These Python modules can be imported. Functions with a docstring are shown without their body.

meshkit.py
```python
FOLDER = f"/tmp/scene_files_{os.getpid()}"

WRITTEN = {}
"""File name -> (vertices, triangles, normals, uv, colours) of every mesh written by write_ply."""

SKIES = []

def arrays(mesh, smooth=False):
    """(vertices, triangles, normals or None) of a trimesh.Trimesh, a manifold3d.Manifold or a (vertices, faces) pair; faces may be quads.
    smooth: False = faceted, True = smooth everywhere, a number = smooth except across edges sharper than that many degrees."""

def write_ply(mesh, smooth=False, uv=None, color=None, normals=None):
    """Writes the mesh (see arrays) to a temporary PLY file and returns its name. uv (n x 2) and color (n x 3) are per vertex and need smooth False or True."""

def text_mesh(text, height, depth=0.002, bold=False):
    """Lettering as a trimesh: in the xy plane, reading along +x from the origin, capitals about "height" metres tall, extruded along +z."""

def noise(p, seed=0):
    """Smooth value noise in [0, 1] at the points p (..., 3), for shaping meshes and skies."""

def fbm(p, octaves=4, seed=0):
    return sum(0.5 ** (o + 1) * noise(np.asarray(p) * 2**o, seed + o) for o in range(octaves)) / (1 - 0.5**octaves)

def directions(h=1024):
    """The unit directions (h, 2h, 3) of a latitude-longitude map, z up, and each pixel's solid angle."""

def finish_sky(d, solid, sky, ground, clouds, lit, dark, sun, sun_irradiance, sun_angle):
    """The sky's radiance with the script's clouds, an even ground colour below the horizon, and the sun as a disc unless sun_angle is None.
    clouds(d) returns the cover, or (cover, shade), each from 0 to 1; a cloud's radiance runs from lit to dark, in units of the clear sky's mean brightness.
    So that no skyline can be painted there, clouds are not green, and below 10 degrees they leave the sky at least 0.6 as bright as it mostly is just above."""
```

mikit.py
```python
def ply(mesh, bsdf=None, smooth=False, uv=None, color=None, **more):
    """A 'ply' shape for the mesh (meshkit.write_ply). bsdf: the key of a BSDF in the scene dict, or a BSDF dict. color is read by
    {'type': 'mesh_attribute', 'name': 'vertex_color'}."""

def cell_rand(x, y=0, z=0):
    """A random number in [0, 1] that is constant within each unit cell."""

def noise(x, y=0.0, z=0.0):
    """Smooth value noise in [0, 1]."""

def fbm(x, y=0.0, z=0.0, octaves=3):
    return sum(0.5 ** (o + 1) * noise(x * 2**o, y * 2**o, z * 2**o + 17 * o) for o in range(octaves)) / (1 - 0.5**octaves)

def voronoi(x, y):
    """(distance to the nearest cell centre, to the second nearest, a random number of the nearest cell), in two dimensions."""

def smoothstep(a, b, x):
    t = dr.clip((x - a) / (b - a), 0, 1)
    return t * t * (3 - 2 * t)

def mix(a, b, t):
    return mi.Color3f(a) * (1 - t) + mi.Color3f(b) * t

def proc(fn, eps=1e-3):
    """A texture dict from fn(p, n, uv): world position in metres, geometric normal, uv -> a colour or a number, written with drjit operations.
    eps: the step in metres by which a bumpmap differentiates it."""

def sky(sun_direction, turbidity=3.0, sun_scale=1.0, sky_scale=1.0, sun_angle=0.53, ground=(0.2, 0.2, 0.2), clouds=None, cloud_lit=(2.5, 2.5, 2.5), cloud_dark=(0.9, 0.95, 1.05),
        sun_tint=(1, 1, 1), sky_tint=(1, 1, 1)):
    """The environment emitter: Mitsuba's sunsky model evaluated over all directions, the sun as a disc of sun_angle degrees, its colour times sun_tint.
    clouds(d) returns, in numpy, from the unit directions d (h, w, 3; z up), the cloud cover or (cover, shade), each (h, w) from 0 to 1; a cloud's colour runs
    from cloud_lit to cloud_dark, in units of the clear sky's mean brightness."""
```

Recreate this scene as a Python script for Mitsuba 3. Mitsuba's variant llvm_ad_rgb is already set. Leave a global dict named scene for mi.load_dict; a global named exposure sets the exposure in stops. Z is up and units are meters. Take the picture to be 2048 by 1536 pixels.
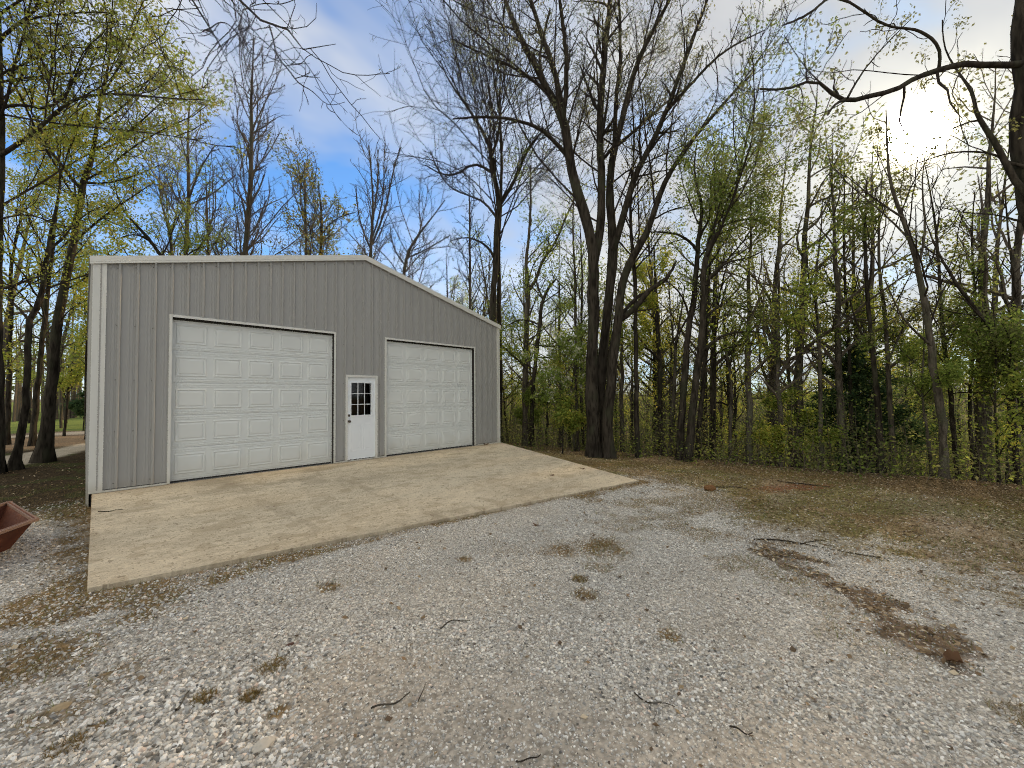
import math
import numpy as np, trimesh, mitsuba as mi, drjit as dr, mikit, meshkit
from scipy.interpolate import CubicSpline
from scipy.spatial.transform import Rotation
from mikit import noise, fbm, voronoi, smoothstep, mix, cell_rand
T = mi.ScalarTransform4f
scene, labels = {}, {}

# ------------------------------------------------------------------ camera, sky, exposure
# world: X along the building's front (0 = left corner), Y into the building, Z up, metres
CAM = np.array([-0.0704, -9.5515, 1.5349]); YAW, PITCH, ROLL, FPX = 0.81096, 0.02884, -0.00753, 811.4
FW = np.array([math.sin(YAW) * math.cos(PITCH), math.cos(YAW) * math.cos(PITCH), math.sin(PITCH)])
RT = np.cross(FW, [0, 0, 1]); RT /= np.linalg.norm(RT); UP = np.cross(RT, FW)
RT, UP = RT * math.cos(ROLL) + UP * math.sin(ROLL), UP * math.cos(ROLL) - RT * math.sin(ROLL)
scene['camera'] = {'type': 'perspective', 'fov_axis': 'x', 'fov': math.degrees(2 * math.atan(1024 / FPX)), 'near_clip': 0.05, 'far_clip': 2000.0,
                   'to_world': T().look_at(origin=CAM.tolist(), target=(CAM + FW).tolist(), up=UP.tolist())}
exposure = 2.80
SUN = np.array([0.9093, -0.0345, 0.4147])


def clouds(d):
    ang = np.degrees(np.arccos(np.clip(d @ (SUN / np.linalg.norm(SUN)), -1, 1)))
    q = d / (np.abs(d[..., 2:]) + 0.35)
    w = meshkit.fbm(q * [1.6, 1.6, 1] + 7, 3, 3)
    warp = q + 0.55 * (w[..., None] - 0.5)
    big = meshkit.fbm(warp * [2.2, 3.4, 1.5] + 11, 5, 1)
    fine = meshkit.fbm(warp * [5.0, 11.0, 4] + 31, 4, 2)
    tex = 0.65 * big + 0.35 * fine
    near = 1 / (1 + np.exp((ang - 50) / 8.0))
    hole = np.array([0.16, 0.80, 0.44]); hole /= np.linalg.norm(hole)                # the clear gap over the building
    gap = np.clip(1.25 - np.degrees(np.arccos(np.clip(d @ hole, -1, 1))) / 37 + 1.1 * (big - 0.5), 0, 1)
    gap = gap * gap * (3 - 2 * gap)
    cover = np.clip(0.95 + 2.6 * np.minimum(tex - 0.48, 0) - gap * (0.93 - 0.60 * np.clip((tex - 0.46) * 3.0, 0, 1)), 0, 0.97)
    away = np.clip((ang - 60) / 50, 0, 1)                                           # brightness added to mostly unseen clouds opposite the sun, to light the facade
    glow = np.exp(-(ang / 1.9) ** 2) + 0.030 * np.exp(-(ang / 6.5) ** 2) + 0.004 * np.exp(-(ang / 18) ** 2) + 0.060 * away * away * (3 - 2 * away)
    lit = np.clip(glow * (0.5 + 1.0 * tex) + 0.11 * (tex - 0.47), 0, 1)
    return cover, 1 - lit


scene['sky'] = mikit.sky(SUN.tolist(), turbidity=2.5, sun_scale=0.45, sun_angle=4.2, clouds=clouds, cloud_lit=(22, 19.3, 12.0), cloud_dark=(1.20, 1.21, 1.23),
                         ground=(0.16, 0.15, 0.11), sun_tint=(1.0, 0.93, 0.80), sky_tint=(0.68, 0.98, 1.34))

# ------------------------------------------------------------------ helpers
rng = np.random.default_rng(7)


def at(px, py, depth):
    """the point seen at full-size photo pixel (px, py), at this depth along the view axis"""
    return CAM + depth * (FW + RT * (px - 1024) / FPX + UP * (768 - py) / FPX)


def obj(key, mesh, bsdf, smooth=False, label=None, cat=None, group=None, kind=None, **kw):
    if key in scene:
        n = 1
        while f'{key}_{n:03d}' in scene: n += 1
        key = f'{key}_{n:03d}'
    scene[key] = mikit.ply(mesh, bsdf, smooth=smooth, **kw)
    tag(key, label, cat, group, kind)
    return key


def tag(key, label=None, cat=None, group=None, kind=None):
    e = {k: v for k, v in dict(label=label, category=cat, group=group, kind=kind).items() if v}
    if e: labels[key] = e


USED = {}


def numbered(name):
    n = USED.get(name, 0); USED[name] = n + 1
    return name if n == 0 else f'{name}_{n:03d}'


def thing(name, label, cat, group=None):
    key = numbered(name); tag(key, label, cat, group); return key


def box(x0, x1, y0, y1, z0, z1):
    m = trimesh.creation.box([x1 - x0, y1 - y0, z1 - z0]); m.apply_translation([(x0 + x1) / 2, (y0 + y1) / 2, (z0 + z1) / 2]); return m


def cat(ms): return trimesh.util.concatenate(ms)


def bevel_box(x0, x1, y0, y1, z0, z1, b=0.004):
    import manifold3d as m3
    pts = [[x + sx * dx, y + sy * dy, z + sz * dz] for x, sx in ((x0, 1), (x1, -1)) for y, sy in ((y0, 1), (y1, -1)) for z, sz in ((z0, 1), (z1, -1)) for dx, dy, dz in ((0, b, b), (b, 0, b), (b, b, 0))]
    return trimesh.convex.convex_hull(np.array(pts))


# ---- ground height and cover masks, usable with numpy and with drjit
def np_noise(x, y, z=0.0):
    x = np.asarray(x, float)
    return meshkit.noise(np.stack([x + 1e6, np.broadcast_to(y, x.shape) + 1e6, np.zeros_like(x) + z + 1e6], -1))


def np_fbm(x, y, z=0.0, octaves=3):
    return sum(0.5 ** (o + 1) * np_noise(x * 2**o, y * 2**o, z * 2**o + 17 * o) for o in range(octaves)) / (1 - 0.5**octaves)


def np_step(a, b, x):
    t = np.clip((x - a) / (b - a), 0, 1); return t * t * (3 - 2 * t)


def zg(x, y):
    x, y = np.asarray(x, float), np.asarray(y, float)
    u = x - 8.9 - 0.30 * np.clip(-2 - y, -3, 9) * 0.35
    z = -0.215 - 0.006 * np.clip(x, 0, 9) - 0.045 * np.clip(u, 0, 3.6) - 0.20 * np.clip(u - 3.6, 0, 26) + 0.048 * np.clip(u - 45, 0, 120)
    rough = np.clip((u + 1.5) / 3, 0, 1)
    z = z + rough * 0.14 * (np_fbm(x * 0.7, y * 0.7, 3) - 0.5) + 0.03 * (np_fbm(x * 0.9, y * 0.9, 5) - 0.5)
    left = np.clip((1.5 - x) / 2, 0, 1) * np.clip((y - 1) / 3, 0, 1)
    return z + left * 0.10 * (np_fbm(x * 0.5, y * 0.5, 9) - 0.4)


EY = [-14.0, -12.0, -10.2, -9.4, -8.6, -8.1, -7.6, -6.8, -5.6, -4.5, -2.0]
EX = [5.6, 5.7, 5.9, 6.2, 6.0, 5.9, 6.9, 7.8, 7.9, 7.6, 6.8]


def piecewise(y, ys, xs, clip):
    out = xs[0]
    for a, b, u, v in zip(ys[:-1], ys[1:], xs[:-1], xs[1:]):
        out = out + (v - u) * clip((y - a) / (b - a))
    return out


def seg_dist(x, y, a, b, clip, sqrt):
    dx, dy = b[0] - a[0], b[1] - a[1]
    t = clip(((x - a[0]) * dx + (y - a[1]) * dy) / (dx * dx + dy * dy))
    return sqrt((x - a[0] - t * dx) * (x - a[0] - t * dx) + (y - a[1] - t * dy) * (y - a[1] - t * dy))


SLAB = np.array([[0.0, 0.0], [-0.03, -4.22], [7.80, -5.65], [9.36, 0.0]])      # top edge, in plan
MOSS = [(4.1, -7.05, .34), (3.7, -6.7, .22), (3.6, -7.3, .14), (-.15, -6.15, .16), (.1, -5.9, .13), (-.2, -5.4, .28), (.35, -5.0, .30), (-.4, -5.1, .3), (.85, -6.5, .05), (3.0, -7.5, .14), (1.5, -5.7, .12), (2.8, -6.1, .10), (-.2, -6.7, .07), (.0, -6.4, .08), (.7, -7.0, .06), (2.9, -8.3, .12)]


def masks(x, y, lib):
    """(gravel, moss, leaf pile, packed dirt, road, lawn) cover at world x, y"""
    if lib == 'np':
        nz, fb, st, clip, sq, mn, mx, ex = np_noise, np_fbm, np_step, lambda v: np.clip(v, 0, 1), np.sqrt, np.minimum, np.maximum, np.exp
    else:
        nz, fb, st, clip, sq, mn, mx, ex = noise, fbm, smoothstep, lambda v: dr.clip(v, 0, 1), dr.sqrt, dr.minimum, dr.maximum, dr.exp
    n1 = fb(x * 1.3, y * 1.3, 1) - 0.5
    n2 = fb(x * 4.5, y * 4.5, 2) - 0.5
    edge = piecewise(y, EY, EX, clip) + 1.7 * n1 + 0.7 * n2
    gravel = st(-1.1, 0.7, edge - x + 1.2 * n2)
    left = st(-1.2, 0.2, y + 0.6 * n1)                       # behind the slab's left side the stones give out
    gravel = gravel * (1 - left * st(1.5, 0.5, x))
    df = seg_dist(x, y, SLAB[1], SLAB[2], clip, sq)          # moss along the slab's front and left edges
    dl = seg_dist(x, y, SLAB[0], SLAB[1], clip, sq)
    width = 0.13 + 0.42 * st(3.4, 0.0, x) + 0.30 * n1 + 0.10 * st(5.2, 6.6, x)
    moss = st(0.08, -0.10, df - width) + st(0.2, -0.2, dl - 0.26 - 0.5 * n1)
    for mx_, my_, r in MOSS:
        d = sq((x - mx_) * (x - mx_) + (y - my_) * (y - my_))
        moss = moss + st(r * 1.25, r * 0.3, d + 0.5 * r * (n2 * 3 + n1))
    moss = moss * (0.55 + 0.9 * st(-.12, .10, n2)); moss = clip(moss + 0.55 * st(.02, .22, n1 + .5 * n2) * st(2.5, 5.5, x + 3 * n1))
    d = mn(seg_dist(x, y, (5.5, -8.25), (4.75, -9.15), clip, sq) + .08, seg_dist(x, y, (4.75, -9.15), (4.15, -9.62), clip, sq) - .06)
    pile = st(0.30, -0.10, d + 0.95 * n2 + 0.35 * n1 - .04)
    dirt = st(0.62, 0.1, seg_dist(x, y, (1.1, -7.3), (2.4, -9.9), clip, sq) + 0.7 * n1 + 0.3 * n2)
    road = st(1.0, 0.6, mn(seg_dist(x, y, (-6, -0.5), (0.2, 12.4), clip, sq), seg_dist(x, y, (0.2, 12.4), (6, 25), clip, sq)) + 0.7 * n1)
    road = mx(road, st(1.3, 0.9, dr_abs(y - 21.0 - 0.2 * x, lib)) * st(14, 9, x))
    lawn = st(22.5, 24.0, y + 1.5 * n1) * st(18, 10, x)
    return gravel, moss, pile, dirt, road, lawn


def dr_abs(v, lib): return np.abs(v) if lib == 'np' else dr.abs(v)


# ------------------------------------------------------------------ materials
def rgb(*c): return {'type': 'rgb', 'value': list(c)}


def prin(color, rough=0.6, **kw):
    return {'type': 'principled', 'base_color': color, 'roughness': rough, **kw}


def mat(name, bsdf, two=True):
    scene[name] = {'type': 'twosided', 'bsdf': bsdf} if two else bsdf
    return name


def bumped(fn, bsdf, eps=2e-3): return {'type': 'bumpmap', 'arbitrary': mikit.proc(fn, eps), 'scale': 1.0, 'bsdf': bsdf}


def siding_color(p, n, uv):
    s = fbm(p.x * 14, p.y * 14, p.z * 0.7, 3)
    c = mix((0.315, 0.320, 0.320), (0.340, 0.346, 0.346), s)
    low = smoothstep(0.35, 0.0, p.z + 0.25 * fbm(p.x * 5, p.z * 2, 3))
    c = mix(c, mi.Color3f(0.25, 0.225, 0.17), 0.45 * low)
    streak = smoothstep(0.62, 0.8, noise(p.x * 22, p.y * 9, p.z * 0.25))
    return c * (1 - 0.03 * streak)


def white_trim_color(p, n, uv):
    s = fbm(p.x * 9, p.y * 9, p.z * 1.5, 3)
    c = mix((0.60, 0.62, 0.61), (0.67, 0.68, 0.66), s)
    return mix(c, mi.Color3f(0.40, 0.37, 0.30), 0.5 * smoothstep(0.25, -0.02, p.z + 0.2 * (s - 0.5)))


def door_color(p, n, uv):
    s = fbm(p.x * 3, p.y * 3, p.z * 3, 4)
    c = mix((0.62, 0.66, 0.67), (0.68, 0.72, 0.73), s)
    dirt = smoothstep(0.55, 0.0, p.z + 0.5 * (fbm(p.x * 4, 0, p.z * 4) - 0.4))
    return mix(c, mi.Color3f(0.50, 0.48, 0.40), 0.35 * dirt)


def concrete_color(p, n, uv):
    a = fbm(p.x * 1.1, p.y * 1.4, 1, 4)
    b = fbm(p.x * 7, p.y * 16, 2, 4)
    g = noise(p.x * 170, p.y * 170, p.z * 170)
    g2 = fbm(p.x * 45, p.y * 70, 5, 3)
    c = mix((0.39, 0.338, 0.252), (0.50, 0.440, 0.338), smoothstep(0.25, 0.75, 0.45 * a + 0.55 * b))
    c = c * (0.62 + 0.30 * g + 0.46 * g2)
    sweep = fbm(p.x * 2.2 + p.y * 0.5, p.y * 15 + 0.3 * p.x, 8, 4)
    c = c * (0.93 + 0.14 * sweep)
    stain = smoothstep(0.56, 0.74, fbm(p.x * 1.7, p.y * 2.6, 11, 4)) * smoothstep(-3.8, -0.6, p.y)
    c = mix(c, mi.Color3f(0.20, 0.17, 0.125), 0.45 * stain)
    spots = smoothstep(0.70, 0.78, noise(p.x * 5.5, p.y * 7.5, 13))
    c = mix(c, mi.Color3f(0.26, 0.21, 0.14), 0.35 * spots)
    specks = smoothstep(0.80, 0.86, noise(p.x * 38, p.y * 38, 17))
    c = mix(c, mi.Color3f(0.13, 0.10, 0.07), 0.5 * specks)
    tyre = smoothstep(0.16, 0.05, dr.minimum(dr.abs(p.x - 1.75 + 0.06 * p.y), dr.abs(p.x - 3.25 + 0.06 * p.y))) * smoothstep(0.45, 0.62, fbm(p.x * 9, p.y * 4, 19, 3))
    c = mix(c, mi.Color3f(0.20, 0.165, 0.12), 0.30 * tyre)
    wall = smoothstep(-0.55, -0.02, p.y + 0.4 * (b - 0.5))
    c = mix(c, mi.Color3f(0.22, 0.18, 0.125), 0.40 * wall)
    ring = smoothstep(0.06, 0.0, dr.abs(dr.sqrt(dr.square(p.x - 5.3) + dr.square(p.y + 2.6)) - 2.1 - 0.15 * a)) * 0.10
    return mix(c, mi.Color3f(0.2, 0.17, 0.13), ring)


def concrete_bump(p, n, uv): return 0.0016 * noise(p.x * 160, p.y * 160, p.z * 160) + 0.004 * fbm(p.x * 12, p.y * 24, p.z * 20)


def ground_color(p, n, uv):
    x, y = p.x, p.y
    gravel, moss, pile, dirt, road, lawn = masks(x, y, 'dr')
    b = fbm(x * 2.1, y * 2.1, 21, 4)
    f = noise(x * 55, y * 55, 22)
    f2 = noise(x * 23, y * 23, 23)
    # between the stones: fines
    d1, d2, r = voronoi(x * 42, y * 42)
    stone = mix((0.20, 0.19, 0.17), (0.68, 0.66, 0.61), r * 0.8 + 0.2 * f) * (0.45 + 0.55 * smoothstep(0.02, 0.28, d2 - d1))
    fines = mix((0.27, 0.245, 0.205), (0.40, 0.37, 0.32), b) * (0.6 + 0.6 * f)
    g = mix(fines, stone, 0.55 + 0.3 * smoothstep(0.4, 0.6, b))
    g = mix(g, mix((0.33, 0.295, 0.25), (0.44, 0.40, 0.345), b) * (0.5 + 0.8 * f), 0.75 * dirt)
    # thin dead grass, moss and old leaves
    olive = mix((0.095, 0.080, 0.032), (0.165, 0.135, 0.065), b)
    brown = mix((0.125, 0.085, 0.045), (0.25, 0.19, 0.115), fbm(x * 3.1, y * 3.1, 31, 4))
    t = mix(brown, olive, smoothstep(0.42, 0.6, fbm(x * 0.9, y * 0.9, 41, 3) + 0.10 * smoothstep(7, 11, x)))
    t = t * (0.34 + 1.25 * f * f + 0.45 * f + 0.7 * f2)
    bare = smoothstep(0.50, 0.72, fbm(x * 0.8, y * 2.0, 51, 5) + 0.25 * (f2 - 0.5))
    t = mix(t, mi.Color3f(0.33, 0.285, 0.23) * (0.6 + 0.6 * f), bare * 0.35 * smoothstep(12.5, 8, x))
    red = smoothstep(0.32, 0.1, seg_l(x, y, (8.9, -7.7), (10.1, -8.55)) + 0.3 * (f2 - 0.5) + 0.3 * (b - 0.5))
    t = mix(t, mi.Color3f(0.20, 0.062, 0.038), 0.7 * red)
    forest = smoothstep(10.5, 13.0, x - 0.3 * (y + 5))
    t = mix(t, mix((0.06, 0.045, 0.025), (0.15, 0.105, 0.06), b) * (0.5 + 0.8 * f2), forest)
    c = mix(t, g, dr.clip(gravel + 0.8 * (f2 - 0.5) * gravel * (1 - gravel) * 4, 0, 1))
    c = mix(c, mix((0.10, 0.066, 0.022), (0.25, 0.155, 0.058), f2) * (0.5 + 0.7 * f), 0.85 * moss)
    c = mix(c, mix((0.07, 0.045, 0.028), (0.17, 0.11, 0.065), f2) * (0.6 + 0.6 * f), 0.85 * pile)
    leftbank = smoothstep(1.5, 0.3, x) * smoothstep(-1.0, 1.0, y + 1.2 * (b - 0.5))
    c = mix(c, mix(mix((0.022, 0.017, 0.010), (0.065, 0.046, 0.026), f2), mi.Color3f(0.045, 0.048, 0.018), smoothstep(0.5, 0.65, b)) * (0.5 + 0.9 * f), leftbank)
    far = smoothstep(11.5, 14.0, y + 1.5 * (b - 0.5)) * smoothstep(16, 10, x)
    c = mix(c, mix((0.12, 0.088, 0.06), (0.21, 0.165, 0.12), f2), far)
    c = mix(c, mix((0.30, 0.265, 0.215), (0.42, 0.38, 0.32), b) * (0.8 + 0.3 * f), road)
    return mix(c, mix((0.09, 0.125, 0.035), (0.15, 0.19, 0.055), b), lawn)


def seg_l(x, y, a, b): return seg_dist(x, y, a, b, lambda v: dr.clip(v, 0, 1), dr.sqrt)


def ground_bump(p, n, uv):
    d1, d2, r = voronoi(p.x * 42, p.y * 42)
    return 0.008 * noise(p.x * 30, p.y * 30) + 0.004 * noise(p.x * 90, p.y * 90) + 0.006 * dr.minimum(d2 - d1, 0.3)


def bark_fn(dark, light, moss, k):
    def color(p, n, uv):
        a = dr.atan2(n.y, n.x)
        ridge = fbm(p.x * 26, p.y * 26, p.z * 4.0, 3)
        big = fbm(p.x * 3, p.y * 3, p.z * 1.2 + k, 3)
        c = mix(dark, light, smoothstep(0.3, 0.7, 0.65 * ridge + 0.35 * big))
        return mix(c, mi.Color3f(moss), 0.55 * smoothstep(0.52, 0.72, fbm(p.x * 4, p.y * 4, p.z * 2 + 9 + k, 3)))
    return color


def bark_bump(p, n, uv): return 0.020 * fbm(p.x * 24, p.y * 24, p.z * 4.5, 3)


def rust_color(p, n, uv):
    a = fbm(p.x * 7, p.y * 7, p.z * 7, 4)
    b = noise(p.x * 60, p.y * 60, p.z * 60)
    c = mix((0.045, 0.013, 0.009), (0.12, 0.040, 0.020), a)
    return mix(c, mi.Color3f(0.22, 0.085, 0.04), 0.5 * smoothstep(0.55, 0.75, a) * b)


vcol = {'type': 'mesh_attribute', 'name': 'vertex_color'}
mat('siding', prin(mikit.proc(siding_color), 0.42, specular=0.4))
mat('trim_metal', prin(mikit.proc(white_trim_color), 0.35, specular=0.45))
mat('door_paint', prin(mikit.proc(door_color), 0.45, specular=0.4))
mat('entry_paint', prin(rgb(0.76, 0.81, 0.87), 0.35, specular=0.5))
mat('dark_seal', prin(rgb(0.018, 0.016, 0.015), 0.6))
mat('inner_wall', prin(rgb(0.10, 0.10, 0.10), 0.8))
mat('roof_metal', prin(rgb(0.42, 0.43, 0.43), 0.4, specular=0.5))
mat('hardware', prin(rgb(0.10, 0.085, 0.07), 0.32, metallic=0.85))
mat('screw_metal', prin(rgb(0.10, 0.10, 0.10), 0.5))
scene['pane_glass'] = {'type': 'thindielectric', 'int_ior': 1.3}
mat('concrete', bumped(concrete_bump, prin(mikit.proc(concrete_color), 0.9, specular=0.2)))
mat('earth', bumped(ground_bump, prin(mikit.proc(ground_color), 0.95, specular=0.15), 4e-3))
mat('bark_dark', bumped(bark_fn_ := bark_bump, prin(mikit.proc(bark_fn((0.011, 0.009, 0.007), (0.052, 0.045, 0.037), (0.040, 0.044, 0.028), 0)), 0.9, specular=0.15), 6e-3))
mat('bark_grey', bumped(bark_bump, prin(mikit.proc(bark_fn((0.032, 0.028, 0.023), (0.115, 0.103, 0.086), (0.075, 0.082, 0.055), 5)), 0.9, specular=0.15), 6e-3))
mat('twig_dark', prin(rgb(0.026, 0.021, 0.018), 0.85, specular=0.15))
mat('twig_grey', prin(rgb(0.105, 0.09, 0.075), 0.85, specular=0.15))
scene['leaf'] = {'type': 'principledthin', 'base_color': vcol, 'roughness': 0.55, 'diff_trans': 1.15, 'spec_trans': 0.0, 'eta': 1.3}
mat('stone', prin(vcol, 0.85, specular=0.25))
mat('dry_stuff', prin(vcol, 0.85, specular=0.15))
mat('rust', prin(mikit.proc(rust_color), 0.75, specular=0.25))
mat('rust_rim', prin(rgb(0.20, 0.125, 0.095), 0.6, specular=0.35))
mat('clod', bumped(lambda p, n, uv: 0.02 * fbm(p.x * 40, p.y * 40, p.z * 40), prin(rgb(0.16, 0.085, 0.04), 0.95, specular=0.1), 4e-3))

# ------------------------------------------------------------------ ground
def spaced(lo, hi, fine_lo, fine_hi, step, growth):
    a = list(np.arange(fine_lo, fine_hi, step)); s = step
    while a[-1] < hi: s *= growth; a.append(a[-1] + s)
    s = step
    while a[0] > lo: s *= growth; a.insert(0, a[0] - s)
    return np.array(a)


gx, gy = spaced(-300, 400, -2, 14, 0.09, 1.13), spaced(-300, 400, -12, 4, 0.09, 1.13)
X, Y = np.meshgrid(gx, gy, indexing='ij')
Z = zg(X, Y)
n1, n2 = X.shape
ii = np.arange(n1 * n2).reshape(n1, n2)
quads = np.stack([ii[:-1, :-1], ii[1:, :-1], ii[1:, 1:], ii[:-1, 1:]], -1).reshape(-1, 4)
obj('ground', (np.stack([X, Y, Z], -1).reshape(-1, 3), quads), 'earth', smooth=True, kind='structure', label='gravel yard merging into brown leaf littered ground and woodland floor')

# ------------------------------------------------------------------ concrete apron
def slab_z(y): return 0.040 * y - 0.001
top = SLAB.copy(); top[0] += [0.035, 0.0]; top[[0, 3], 1] += 0.0
P2 = [tuple(top[1]), tuple(top[2]), (9.42, -0.0), (9.42, 0.25), (0.03, 0.25), (0.03, 0.0)]
import shapely
poly = shapely.Polygon(P2).buffer(-0.012).buffer(0.012, quad_segs=3)
sl = trimesh.creation.extrude_polygon(poly, 0.16, engine='earcut')
v = sl.vertices.copy(); topmask = v[:, 2] > 0.1
v[:, 2] = np.where(topmask, slab_z(np.minimum(v[:, 1], 0)), slab_z(np.minimum(v[:, 1], 0)) - 0.30)
sl.vertices = v
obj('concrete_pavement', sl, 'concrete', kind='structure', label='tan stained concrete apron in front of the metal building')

# ------------------------------------------------------------------ metal building
W, HE, HA, LEN = 9.3613, 3.881, 5.0554, 12.2
SL = (HA - HE) / (W / 2)
OPEN = [(0.9637, 3.9683, 3.0557), (4.1987, 5.0088, 2.0561), (5.2292, 8.2936, 3.0572)]
B = thing('metal_building', 'grey ribbed metal garage building with two white overhead doors and a white entry door', 'building')


def roof_z(x): return HE + SL * min(x, W - x)
def profile():
    """(x, outward depth) breakpoints of the ribbed sheet over one 9 inch module"""
    return [(0, .0), (.082, 0), (.088, .0035), (.100, .0035), (.106, 0), (.124, 0), (.130, .0035), (.142, .0035), (.148, 0), (.176, 0), (.180, .036), (.2286 - .022, .036), (.2286, 0)]


def sheet_mesh(x0, x1, ztop, openings, off=0.3200 - 0.208, z0=0.035, yb=0.0):
    xs = set([x0, x1]); k0 = int(math.floor((x0 - off) / .2286)) - 1
    for k in range(k0, k0 + int((x1 - x0) / .2286) + 4):
        for a, h in profile():
            x = off + k * .2286 + a
            if x0 < x < x1: xs.add(round(x, 6))
    for a, b, h in openings:
        for x in (a, b):
            if x0 < x < x1: xs.add(x)
    if x0 < W / 2 < x1: xs.add(W / 2)
    xs = sorted(xs); prof = profile(); px, ph = [a for a, _ in prof], [h for _, h in prof]
    dep = lambda x: float(np.interp((x - off) % .2286, px, ph))
    V, F = [], []
    for a, b in zip(xs[:-1], xs[1:]):
        if b - a < 1e-5: continue
        m = (a + b) / 2; lo = z0
        for o in openings:
            if o[0] < m < o[1]: lo = o[2]
        i = len(V)
        V += [(a, yb - dep(a), lo), (b, yb - dep(b), lo), (b, yb - dep(b), ztop(b)), (a, yb - dep(a), ztop(a))]
        F.append((i, i + 1, i + 2, i + 3))
    return trimesh.Trimesh(*[np.array(q) for q in (V, np.vstack([np.array(F)[:, [0, 1, 2]], np.array(F)[:, [0, 2, 3]]]))], process=True)


wall_poly = shapely.Polygon([(0.02, -0.3), (W - 0.02, -0.3), (W - 0.02, HE - .12), (W / 2, HA - .12), (0.02, HE - .12)])
for a, b, h in OPEN: wall_poly = wall_poly.difference(shapely.box(a + .036, -0.5 if False else -0.001, b - .036, h - .036))
fw = trimesh.creation.extrude_polygon(wall_poly, 0.05, engine='earcut')
fw.apply_transform([[1, 0, 0, 0], [0, 0, -1, 0.065], [0, 1, 0, 0], [0, 0, 0, 1]])
FWALL = B + '__front_wall'
obj(FWALL, fw, 'inner_wall', label='front wall of vertical ribbed grey sheets')
edges = [0.075] + [0.3200 + .03 + .9144 * k for k in range(0, 10)] + [W - 0.075]
edges = [e for e in edges if e < W - 0.09] + [W - 0.075]
for k, (a, b) in enumerate(zip(edges[:-1], edges[1:])):
    if b - a < 0.05: continue
    obj(FWALL + '__panel', sheet_mesh(a, b, lambda x: roof_z(x) - .10, OPEN, yb=0.002 if k % 2 else 0.0), 'siding')
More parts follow.
